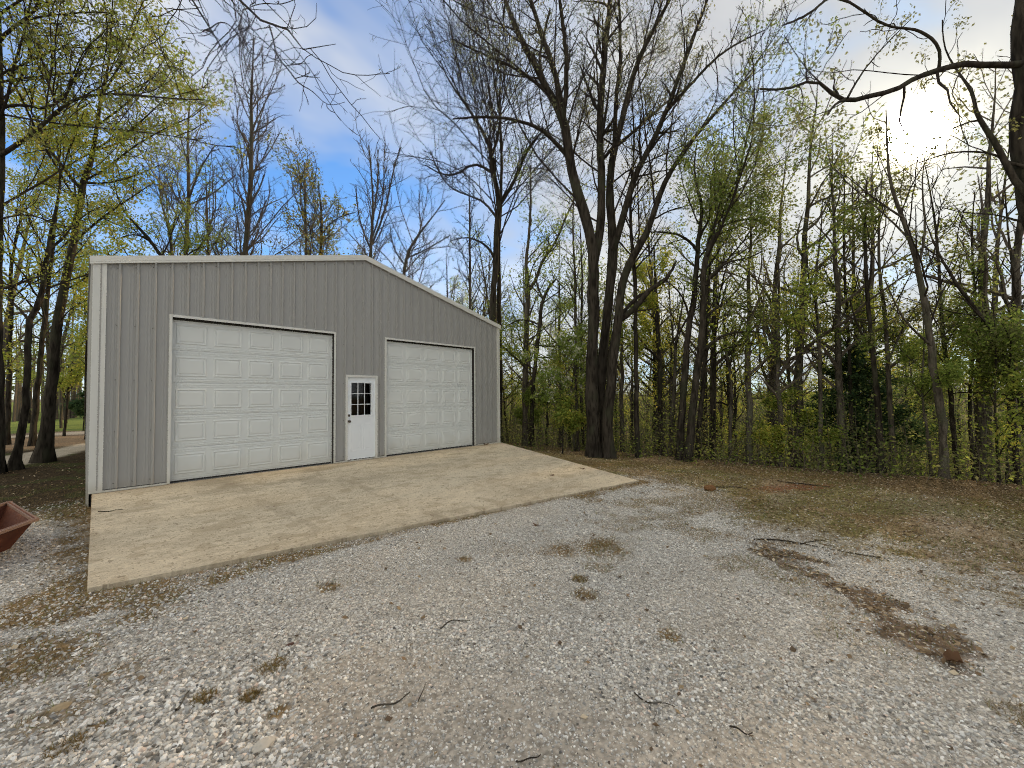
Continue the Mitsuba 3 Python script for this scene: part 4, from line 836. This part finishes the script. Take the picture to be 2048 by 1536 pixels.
def bushy(name, label, b, H, n, cols, size, seed, spread=.9, cat_='tree', group=None, white=False):
    r = np.random.default_rng(seed); key = thing(name, label, cat_, group)
    b = np.array(b, float); b[2] = zg(b[0], b[1]) - .08
    lean = r.normal(size=3) * [.12, .12, 0] * H
    P, R = resample([b, b + lean * .4 + [0, 0, H * .5], b + lean + [0, 0, H]], [.012 * H ** .9 + .008, .008 * H ** .9 + .004, .004], 14)
    obj(key + '__trunk', tubes(P[None], R[None], 6), 'bark_grey' if seed % 2 else 'bark_dark', smooth=True)
    P1, R1 = grow(P[None], R[None], r, 4.0, .28, .30 * spread + .1, (40, 75), N=6, up=.03, wig=.16, rtip=.004)
    P2, R2 = grow(P1, R1, r, 3.5, .2, .45, (30, 60), N=4, up=.02, wig=.2, rtip=.0035)
    obj(key + '__branches', join([tubes(P1, R1, 4), tubes(P2, R2, 3)]), 'twig_grey' if seed % 2 else 'twig_dark', kind='stuff')
    V, F, c = leaves(P2, r, n, size, .10, cols, .15, cluster=4, flat=.35)
    obj(key + '__foliage', (V, F), 'leaf', color=c, kind='stuff')
    if white:
        V, F, c = leaves(P2, r, 900, .085, .05, [(0.75, 0.75, 0.66), (0.68, 0.70, 0.58)], -.4, tmin=.6, cluster=4, flat=.8)
        obj(key + '__blossom', (V, F), 'leaf', color=c, kind='stuff')
    return key


bushy('dogwood_tree', 'small flowering tree with flat white blossoms left of the three stemmed tree', at(1150, 915, 13.6), 3.6, 2600, MID, .10, 501, 1.6, white=True)
bushy('shrub', 'bright green shrub at the wood edge below the arching limb', at(1560, 945, 12.0), 2.0, 3200, YEL + MID, .09, 502, 1.8, 'shrub')
bushy('shrub', 'low bright green bush between the two sky gaps', at(1530, 950, 11.6), 1.0, 1600, YEL, .08, 503, 1.8, 'shrub')
bushy('shrub', 'leafy green bush beside the apron right of the building', at(1125, 905, 12.8), 1.5, 2600, MID + YEL, .09, 504, 1.8, 'shrub')
bushy('shrub', 'green bush behind the right corner of the building', at(1052, 890, 15.6), 2.2, 3000, MID, .09, 505, 1.4, 'shrub')
bushy('evergreen_shrub', 'small dark cedar on the lawn edge beside the building corner', at(166, 872, 22), 1.9, 2600, EVG, .16, 506, 1.0, 'shrub')

# --- young trees inside the wood: five kinds built once, then placed
def proto(seed, H, n, cols, size):
    r = np.random.default_rng(seed)
    lean = r.normal(size=3) * [.07, .07, 0] * H
    P, R = resample([[0, 0, -.3], lean * .3 + [0, 0, H * .45], lean + [0, 0, H]], [.010 * H + .012, .007 * H + .006, .006], 14)
    P[1:-1] += r.normal(size=(12, 3)) * .02
    P1, R1 = grow(P[None], R[None], r, 2.3, .25, .26, (38, 70), N=6, up=.05, wig=.15, rtip=.006)
    P2, R2 = grow(P1, R1, r, 2.2, .2, .42, (30, 60), N=4, up=.04, wig=.2, rtip=.005)
    V, F, c = leaves(P2, r, int(n * 1.7), size, .16, cols, .2, cluster=4, flat=.2)
    return (mikit.ply(tubes(P[None], R[None], 6), 'bark_grey' if seed % 2 else 'bark_dark', smooth=True), mikit.ply(join([tubes(P1, R1, 4), tubes(P2, R2, 3)]), 'twig_grey' if seed % 2 else 'twig_dark'), mikit.ply((V, F), 'leaf', color=c))


PROTO = [proto(600 + k, H, n, cols, s) for k, (H, n, cols, s) in enumerate([(5, 1100, MID + PALE, .085), (7, 1200, YEL, .09), (9, 1100, MID + YEL, .095), (10.5, 450, OLV, .09), (6.5, 1400, YEL + MID, .085), (12, 600, MID, .10), (4, 1000, YEL, .08), (8, 150, OLV, .09)])]


def sapling(x, y, k, s, rot, label, group):
    key = thing('young_tree', label, 'tree', group)
    M = T().translate([x, y, float(zg(x, y))]).rotate([0, 0, 1], rot).scale(s)
    for nm, d in zip(('trunk', 'branches', 'foliage'), PROTO[k]):
        scene[key + '__' + nm] = {**d, 'to_world': M}
        if nm != 'trunk': labels[key + '__' + nm] = {'kind': 'stuff'}


r = np.random.default_rng(77)
MARKS = [(1055, 'the slim grey forked tree'), (1200, 'the three stemmed tree'), (1320, 'the slim yellow green tree'), (1390, 'the arching limb tree'), (1462, 'the small low forked tree'), (1560, 'the bright green edge shrub'), (1642, 'the bent pale green tree'), (1722, 'the dark evergreen'), (1885, 'the thick grey leaning trunk'), (1995, 'the leaning right edge trunk')]
LEAFY = ['fresh green', 'yellow green', 'fresh green', 'sparse olive', 'light green', 'fresh green', 'yellow green', 'nearly bare']
HIGH = ['short', 'middling', 'tall', 'tall', 'middling', 'very tall', 'short', 'tall']


def place_young(count, group, draw, kinds, smin, smax, where):
    n = 0
    while n < count:
        q = draw()
        if q is None: continue
        x, y = q; k = int(r.choice(kinds)); v = np.array([x, y, 1.0]) - CAM
        px = 1024 + FPX * (v @ RT) / max(v @ FW, .1); dist = v @ FW
        sapling(x, y, k, r.uniform(smin, smax), r.uniform(0, 360), where(px, dist, k), group); n += 1


def in_wood():
    az = r.uniform(31, 103); dist = 11.8 + 26 * r.random() ** 1.3
    x, y = CAM[0] + dist * math.sin(math.radians(az)), CAM[1] + dist * math.cos(math.radians(az))
    return None if x < 12.3 - 0.25 * (y + 3) or (x < 10.5 and y > -1) else (x, y)


def by_drive():
    x, y = r.uniform(-5, 6), r.uniform(11, 45)
    return None if masks(np.array([x]), np.array([y]), 'np')[4][0] > .05 or (x > -.6 and y < 14) else (x, y)


def behind():
    az = r.uniform(5, 33); dist = r.uniform(24, 36)
    return CAM[0] + dist * math.sin(math.radians(az)), CAM[1] + dist * math.cos(math.radians(az))


def wood_label(px, dist, k):
    m = min(MARKS, key=lambda q: abs(q[0] - px)); side = 'left' if px < m[0] else 'right'
    deep = 'at the edge' if dist < 13 else 'in the wood' if dist < 20 else 'deep inside'
    return f'{HIGH[k]} {LEAFY[k]} young tree {deep}, {side} of {m[1]}'


place_young(165, 'young trees inside the right hand wood', in_wood, [0, 1, 2, 3, 3, 4, 5, 6, 7, 7, 7, 7], .7, 1.15, wood_label)
place_young(22, 'young trees beyond the drive on the left', by_drive, [1, 2, 4, 5, 0], .8, 1.3, lambda px, d, k: f'{HIGH[k]} {LEAFY[k]} young tree ' + ('beside the drive' if d < 17 else 'by the lawn' if d < 27 else 'far beyond the lawn') + (' at the left edge' if px < 60 else ' near the building corner'))
place_young(24, 'thin trees behind the building', behind, [3, 5, 7, 2], .9, 1.25, lambda px, d, k: f'{LEAFY[k]} thin tree standing behind the ' + ('left end' if px < 430 else 'middle' if px < 740 else 'right end') + ' of the metal building, ' + ('nearer' if d < 25 else 'farther') + ' row')

# --- undergrowth and far woods, which read as one mass
def undergrowth():
    r = np.random.default_rng(88); m = 2600
    az = np.radians(r.uniform(30, 104, m)); dist = 12 + 26 * r.random(m) ** 1.2
    x, y = CAM[0] + dist * np.sin(az), CAM[1] + dist * np.cos(az); ok = (x > 11.0 - .22 * (y + 3)) & ~((x < 10.0) & (y > -1)); x, y = x[ok], y[ok]
    b = np.stack([x, y, zg(x, y) - .05], 1); h = r.uniform(.5, 3.0, len(x)) * np.clip((x - 10.6 + .22 * (y + 3)) / 2.2, .12, 1)
    d = np.stack([r.normal(size=len(x)) * .25, r.normal(size=len(x)) * .25, np.ones(len(x))], 1)
    tt = np.linspace(0, 1, 4)
    P = b[:, None] + d[:, None] * (h[:, None] * tt)[:, :, None] + r.normal(size=(len(x), 4, 3)) * .03
    R = np.repeat((.010 * (1.1 - tt))[None], len(x), 0)
    obj('undergrowth_stems', tubes(P, R, 3), 'twig_grey', kind='stuff', label='thin brush stems under the trees')
    V, F, c = leaves(P, r, 90000, .075, .22, OLV + MID + OLV, .1, tmin=.15, cluster=3, flat=.5)
    obj('undergrowth', (V, F), 'leaf', color=c, kind='stuff', label='green undergrowth leaves on the woodland floor')
undergrowth()


def far_woods():
    r = np.random.default_rng(99); P, R, C = [], [], []
    az = np.radians(np.r_[r.uniform(-8, 32, 500), r.uniform(28, 112, 1500)]); n = len(az); left = np.arange(n) < 500
    dist = np.where(left, r.uniform(50, 85, n), 38 + 60 * r.random(n))
    x, y = CAM[0] + dist * np.sin(az), CAM[1] + dist * np.cos(az); z = zg(x, y)
    H = np.where(left, r.uniform(7, 12, n), np.clip(r.uniform(-.5, 2.5, n) + 7.0 * np.clip(np_fbm(az * 9, 0 * az, 5) - .35, 0, 1) + 1.2 - z, 3, 18))
    b = np.stack([x, y, z - .2], 1); tt = np.linspace(0, 1, 4)
    d = np.stack([r.normal(size=n) * .05, r.normal(size=n) * .05, np.ones(n)], 1)
    P = b[:, None] + d[:, None] * (H[:, None] * tt)[:, :, None]; R = (H[:, None] * .010 + .02) * (1.05 - tt)[None]
    obj('far_wood_trunks', tubes(P, R, 4), 'twig_grey', kind='stuff', label='trunks of the distant wood')
    V, F, c = leaves(P, r, 80000, .30, .8, OLV + MID + PALE, .1, tmin=.25, cluster=3, flat=.3)
    obj('far_wood', (V, F), 'leaf', color=c, kind='stuff', label='distant wood seen between the nearer trunks')
far_woods()

# ------------------------------------------------------------------ gravel, grass and leaf litter
ICO = trimesh.creation.icosahedron(); OCT = (np.array([[1, 0, 0], [-1, 0, 0], [0, 1, 0], [0, -1, 0], [0, 0, 1], [0, 0, -1.0]]), np.array([[0, 2, 4], [2, 1, 4], [1, 3, 4], [3, 0, 4], [2, 0, 5], [1, 2, 5], [3, 1, 5], [0, 3, 5]]))


def inside_slab(x, y): return shapely.contains_xy(shapely.Polygon(SLAB).buffer(.01), x, y) | ((y > 0) & (x > 0) & (x < W))


def stones(n, lo, hi, base, r, name, label, smin, smax, thin=1.0):
    az = np.radians(r.uniform(-9, 101, n)); dist = np.sqrt(r.uniform(lo**2, hi**2, n))
    x, y = CAM[0] + dist * np.sin(az), CAM[1] + dist * np.cos(az)
    g, moss, pile, dirt, road, lawn = masks(x, y, 'np')
    prob = g * (1 - .60 * moss) * (1 - .8 * pile) * (1 - .30 * dirt) + .10 * (x > 0)
    lz = (x < 1) & (y > -4.6) & (y < .9); prob = np.where(lz, np.clip(.75 - .25 * (y + 3) / 2, 0, 1) * (1 - .55 * moss), prob)
    ok = (r.random(n) < prob * thin) & ~inside_slab(x, y); x, y, dirt = x[ok], y[ok], dirt[ok]; m = len(x)
    V0, F0 = np.asarray(base[0]), np.asarray(base[1])
    coarse = np.clip(1.0 - (x - .4) * .20, .72, 1.0)
    s = (smin + (smax - smin) * r.random(m) ** 2.4) * coarse * (1 - .35 * dirt)
    V = V0[None] * (0.62 + 0.75 * r.random((m, len(V0), 1))) * np.stack([np.ones(m), .62 + .35 * r.random(m), .42 + .3 * r.random(m)], 1)[:, None]
    rot = Rotation.from_euler('zyx', np.stack([r.uniform(0, 6.28, m), r.normal(size=m) * .3, r.normal(size=m) * .3], 1)).as_matrix()
    V = np.einsum('mij,mkj->mki', rot, V * s[:, None, None]) + np.stack([x, y, zg(x, y) + s * .18], 1)[:, None]
    F = (F0[None] + (np.arange(m) * len(V0))[:, None, None]).reshape(-1, 3)
    tone = np.clip(r.normal(.47, .17, m), .10, .84)[:, None]
    tint = np.array([[1.0, .985, .93], [.98, .99, .98], [1.0, .94, .85], [.95, .80, .70], [1.0, .99, .96]])[r.choice(5, m, p=[.3, .27, .2, .05, .18])]
    c = np.clip(tone * tint, 0, .85)
    obj(name, (V.reshape(-1, 3), F), 'stone', color=np.repeat(c, len(V0), 0), kind='stuff', label=label)


r = np.random.default_rng(5)
stones(46000, 1.6, 3.3, (ICO.vertices, ICO.faces), r, 'gravel', 'pale grey gravel stones of the yard in the foreground', .006, .019)
stones(95000, 3.3, 6.2, OCT, r, 'middle_gravel', 'pale grey gravel stones in the middle of the yard', .007, .019)
stones(70000, 6.2, 10.5, OCT, r, 'far_gravel', 'pale grey gravel stones farther out in the yard', .010, .022)


def blades(n, r):
    az = np.radians(r.uniform(-9, 101, n)); dist = np.sqrt(r.uniform(1.8**2, 12.5**2, n))
    x, y = CAM[0] + dist * np.sin(az), CAM[1] + dist * np.cos(az)
    g, moss, pile, dirt, road, lawn = masks(x, y, 'np')
    prob = np.clip(.65 * (1 - g) * np_step(.22, .5, np_fbm(x * 1.4, y * 1.4, 61)) + .95 * moss + .25 * pile, 0, 1)
    bank = (x < .6) & (y > .5); prob = np.where(bank, .25, prob)
    ok = (r.random(n) < prob) & ~inside_slab(x, y); x, y, moss = x[ok], y[ok], moss[ok]; m = len(x)
    h = r.uniform(.015, .06, m) * np.where(moss > .4, .9, 1.0); a = r.uniform(0, 6.28, m); lean = r.uniform(.4, 1.8, m)
    b = np.stack([x, y, zg(x, y) - .004], 1); dirv = np.stack([np.cos(a), np.sin(a), np.zeros(m)], 1); s = np.stack([-np.sin(a), np.cos(a), np.zeros(m)], 1) * .0022
    tip = b + dirv * (h * lean)[:, None] + np.stack([0 * h, 0 * h, h], 1)
    V = np.stack([b - s, b + s, tip], 1).reshape(-1, 3); F = np.arange(3 * m).reshape(-1, 3)
    green = np_step(.45, .62, np_fbm(x * .8, y * .8, 71)) * (1 - moss * .6)
    pal = np.array([(.17, .115, .05), (.24, .17, .085), (.11, .08, .035), (.30, .23, .13), (.14, .12, .04)]); gp = np.array([(.10, .13, .03), (.14, .16, .04), (.16, .15, .05)])
    c = np.where((r.random(m) < green * .75)[:, None], gp[r.integers(0, 3, m)], pal[r.integers(0, 5, m)])
    obj('grass', (V, F), 'dry_stuff', color=np.repeat(c, 3, 0), kind='stuff', label='short dead grass and moss between the gravel and the wood edge')


blades(330000, r)


def litter(n, r):
    az = np.radians(r.uniform(-9, 101, n)); dist = np.sqrt(r.uniform(1.9**2, 17**2, n))
    x, y = CAM[0] + dist * np.sin(az), CAM[1] + dist * np.cos(az)
    g, moss, pile, dirt, road, lawn = masks(x, y, 'np')
    bank = (x < .5) & (y > .8) & (y < 12)
    prob = np.clip(.42 * (1 - g) * np.where(bank, .22, 1) + .022 + .95 * pile + .1 * moss + .35 * np_step(9.5, 11.5, x), 0, 1) * (1 - .9 * road)
    ok = (r.random(n) < prob) & ~inside_slab(x, y); x, y, pile = x[ok], y[ok], pile[ok]; m = len(x)
    p = np.stack([x, y, zg(x, y) + .006 + .02 * r.random(m) * (pile > .3)], 1); a = r.uniform(0, 6.28, m)
    u = np.stack([np.cos(a), np.sin(a), r.normal(size=m) * .25], 1); s = np.stack([-np.sin(a), np.cos(a), r.normal(size=m) * .3], 1)
    L_ = (r.uniform(.015, .05, m) * np.where(pile > .3, 1.25, 1))[:, None]; w = L_ * r.uniform(.25, .45, (m, 1)); curl = np.stack([0 * a, 0 * a, r.uniform(.1, .6, m)], 1) * L_ * .5
    V = np.stack([p - u * L_ * .5 + curl * .6, p + s * w + curl, p + u * L_ * .5 + curl * .5, p - s * w + curl, p], 1).reshape(-1, 3)
    b = np.arange(m) * 5; F = np.vstack([np.stack([b + i, b + (i + 1) % 4, b + 4], 1) for i in range(4)])
    pal = np.array([(.20, .145, .09), (.29, .22, .14), (.15, .105, .065), (.50, .43, .32), (.24, .165, .10), (.11, .08, .055)])
    obj('leaf_litter', (V, F), 'dry_stuff', color=np.repeat(pal[r.integers(0, 6, m)], 5, 0), kind='stuff', label='fallen brown leaves scattered over the ground')


litter(150000, r)


# ------------------------------------------------------------------ small things on the ground
def onground(px, py, z=None):
    D = FW + RT * (px - 1024) / FPX + UP * (768 - py) / FPX; zz = -.25 if z is None else z
    p = CAM
    for _ in range(6):
        p = CAM + D * ((zz - CAM[2]) / D[2])
        if z is None: zz = float(zg(p[0], p[1]))
    return p


def stick(pts, rad, label, mat_='bark_dark', forks=(), z=None, lift=.012):
    key = thing('fallen_stick', label, 'stick')
    P = np.array([onground(*q, z=z) + [0, 0, lift + rad * .5] for q in pts])
    Pn, Rn = resample(P, np.linspace(rad, rad * .5, len(P)), 14)
    Pn[:, 2] += .010 * np.sin(np.linspace(0, 7, 14) + len(scene))
    obj(key + '__stem', tubes(Pn[None], Rn[None], 6), mat_, smooth=True)
    for f in forks:
        P = np.array([onground(*q, z=z) + [0, 0, lift + rad * .5] for q in f]); Pn, Rn = resample(P, np.linspace(rad * .7, rad * .3, len(P)), 8)
        obj(key + '__fork', tubes(Pn[None], Rn[None], 5), mat_, smooth=True)


stick([(742, 1423), (790, 1408), (820, 1392)], .0055, 'dry grey stick on the gravel in the middle foreground', 'bark_grey', [[(836, 1408), (845, 1388), (852, 1370)]])
stick([(1268, 1392), (1290, 1404), (1315, 1412), (1350, 1418)], .004, 'thin dark twig on the packed gravel right of centre foreground')
stick([(352, 1424), (368, 1404), (378, 1384)], .007, 'pale short stick in the left foreground gravel', 'bark_grey')
stick([(1032, 1524), (1060, 1526), (1082, 1510)], .004, 'short dark twig at the bottom edge of the photo')
stick([(1460, 1455), (1480, 1468), (1505, 1470)], .005, 'dark stub of wood in the bottom right gravel')
stick([(1508, 1080), (1570, 1084), (1620, 1091), (1690, 1104), (1760, 1118)], .009, 'long dark half buried branch between gravel and grass on the right', 'bark_dark', [[(1600, 1090), (1625, 1084), (1650, 1082)]], lift=.003)
stick([(196, 1025), (222, 1022), (246, 1021)], .007, 'small dark twig lying on the concrete apron', z=-.055, lift=.004)
stick([(1420, 975), (1460, 976), (1500, 980)], .012, 'brown branch lying at the far edge of the gravel')
stick([(1555, 962), (1600, 970), (1640, 973), (1660, 975)], .014, 'reddish branch lying in the brown grass near the wood edge')
stick([(880, 1260), (910, 1245), (940, 1243)], .005, 'thin twig on the gravel near the middle')


def lump(name, label, px, py, rx, ry, rz, mat_, cat_, seed, color=None, z=None):
    p = onground(px, py, z); m = trimesh.creation.icosphere(3); v = m.vertices.copy()
    v *= (0.75 + 0.6 * meshkit.fbm(v * 1.6 + seed * 3.1, 4, seed))[:, None]
    v = v * [rx, ry, rz] + p + [0, 0, rz * .35]
    key = thing(name, label, cat_)
    scene[key] = mikit.ply((v, m.faces), mat_, smooth=35, **{}) if color is None else mikit.ply((v, m.faces), mat_, smooth=True, color=np.tile(color, (len(v), 1)))


lump('rock', 'largest pale flat rock in the left foreground gravel', 528, 1492, .050, .032, .022, 'stone', 'rock', 1, (.46, .43, .38))
lump('rock', 'tan rock among grass at the far left foreground', 122, 1418, .040, .026, .022, 'stone', 'rock', 2, (.33, .26, .17))
lump('rock', 'dark red brown stone on the gravel near the centre', 580, 1290, .026, .012, .010, 'stone', 'rock', 3, (.09, .05, .04))
lump('dirt_clod', 'round brown clod of dirt at the far edge of the gravel', 1420, 980, .13, .10, .07, 'clod', 'dirt clod', 4)
for q, (px, py, rr, lb) in enumerate([(545, 1338, .085, 'brown moss tuft on the gravel in the left middle foreground'), (1160, 1160, .075, 'brown moss tuft on the gravel near the centre'), (1212, 1095, .16, 'wide brown grass tuft in the gravel right of centre'), (68, 1338, .16, 'olive grass tuft at the far left foreground'), (132, 1498, .07, 'green brown tuft near the bottom left corner'), (410, 1398, .06, 'small green tuft beside the pale short stick'), (2040, 1432, .12, 'brown grass tuft at the right edge of the foreground'), (500, 1395, .05, 'small brown tuft below the moss tuft')]):
    rr_ = np.random.default_rng(900 + q); c = onground(px, py); m = 420
    rad = rr * np.sqrt(rr_.random(m)); a = rr_.uniform(0, 6.28, m); b = np.stack([c[0] + rad * np.cos(a), c[1] + rad * np.sin(a), np.zeros(m)], 1); b[:, 2] = zg(b[:, 0], b[:, 1]) - .003
    a2 = rr_.uniform(0, 6.28, m); h = rr_.uniform(.012, .042, m); dv = np.stack([np.cos(a2) * h * 1.1, np.sin(a2) * h * 1.1, h], 1); s = np.stack([-np.sin(a2), np.cos(a2), 0 * a2], 1) * .0018
    pal = np.array([(.17, .11, .04), (.24, .15, .06), (.12, .085, .03), (.16, .14, .045)])
    key = thing('grass_tuft', lb, 'grass tuft')
    scene[key] = mikit.ply((np.stack([b - s, b + s, b + dv], 1).reshape(-1, 3), np.arange(3 * m).reshape(-1, 3)), 'dry_stuff', color=np.repeat(pal[rr_.integers(0, 4, m)], 3, 0))


def dead_leaf(px, py, z, size, label, seed):
    r = np.random.default_rng(seed); p = onground(px, py, z) + [0, 0, .006]
    n = 14; a = np.linspace(0, 2 * np.pi, n, endpoint=False); rad = size * (.6 + .4 * np.abs(np.cos(a * 2.5)))
    V = [[0, 0, 0]] + [[rad[i] * math.cos(a[i]), .6 * rad[i] * math.sin(a[i]), size * .5 * abs(math.sin(a[i] + 1)) * r.uniform(.5, 1.2)] for i in range(n)]
    V = np.array(V) @ Rotation.from_euler('z', r.uniform(0, 6)).as_matrix().T + p
    F = np.array([[0, 1 + i, 1 + (i + 1) % n] for i in range(n)])
    key = thing('dead_leaf', label, 'leaf')
    scene[key] = mikit.ply((V, F), 'dry_stuff', color=np.tile((.10, .055, .03), (len(V), 1)))


dead_leaf(1165, 939, -.10, .07, 'brown dead leaf on the right part of the apron', 1)
dead_leaf(1104, 952, -.11, .06, 'brown dead leaf on the apron left of the other leaf', 2)
dead_leaf(1072, 1052, None, .06, 'dark curled leaf standing on the gravel near the apron edge', 3)
dead_leaf(1905, 1325, None, .09, 'large dark curled leaf on the gravel at the right', 4)
dead_leaf(972, 890, -.004, .10, 'heap of dark leaves at the foot of the right wall corner', 5)
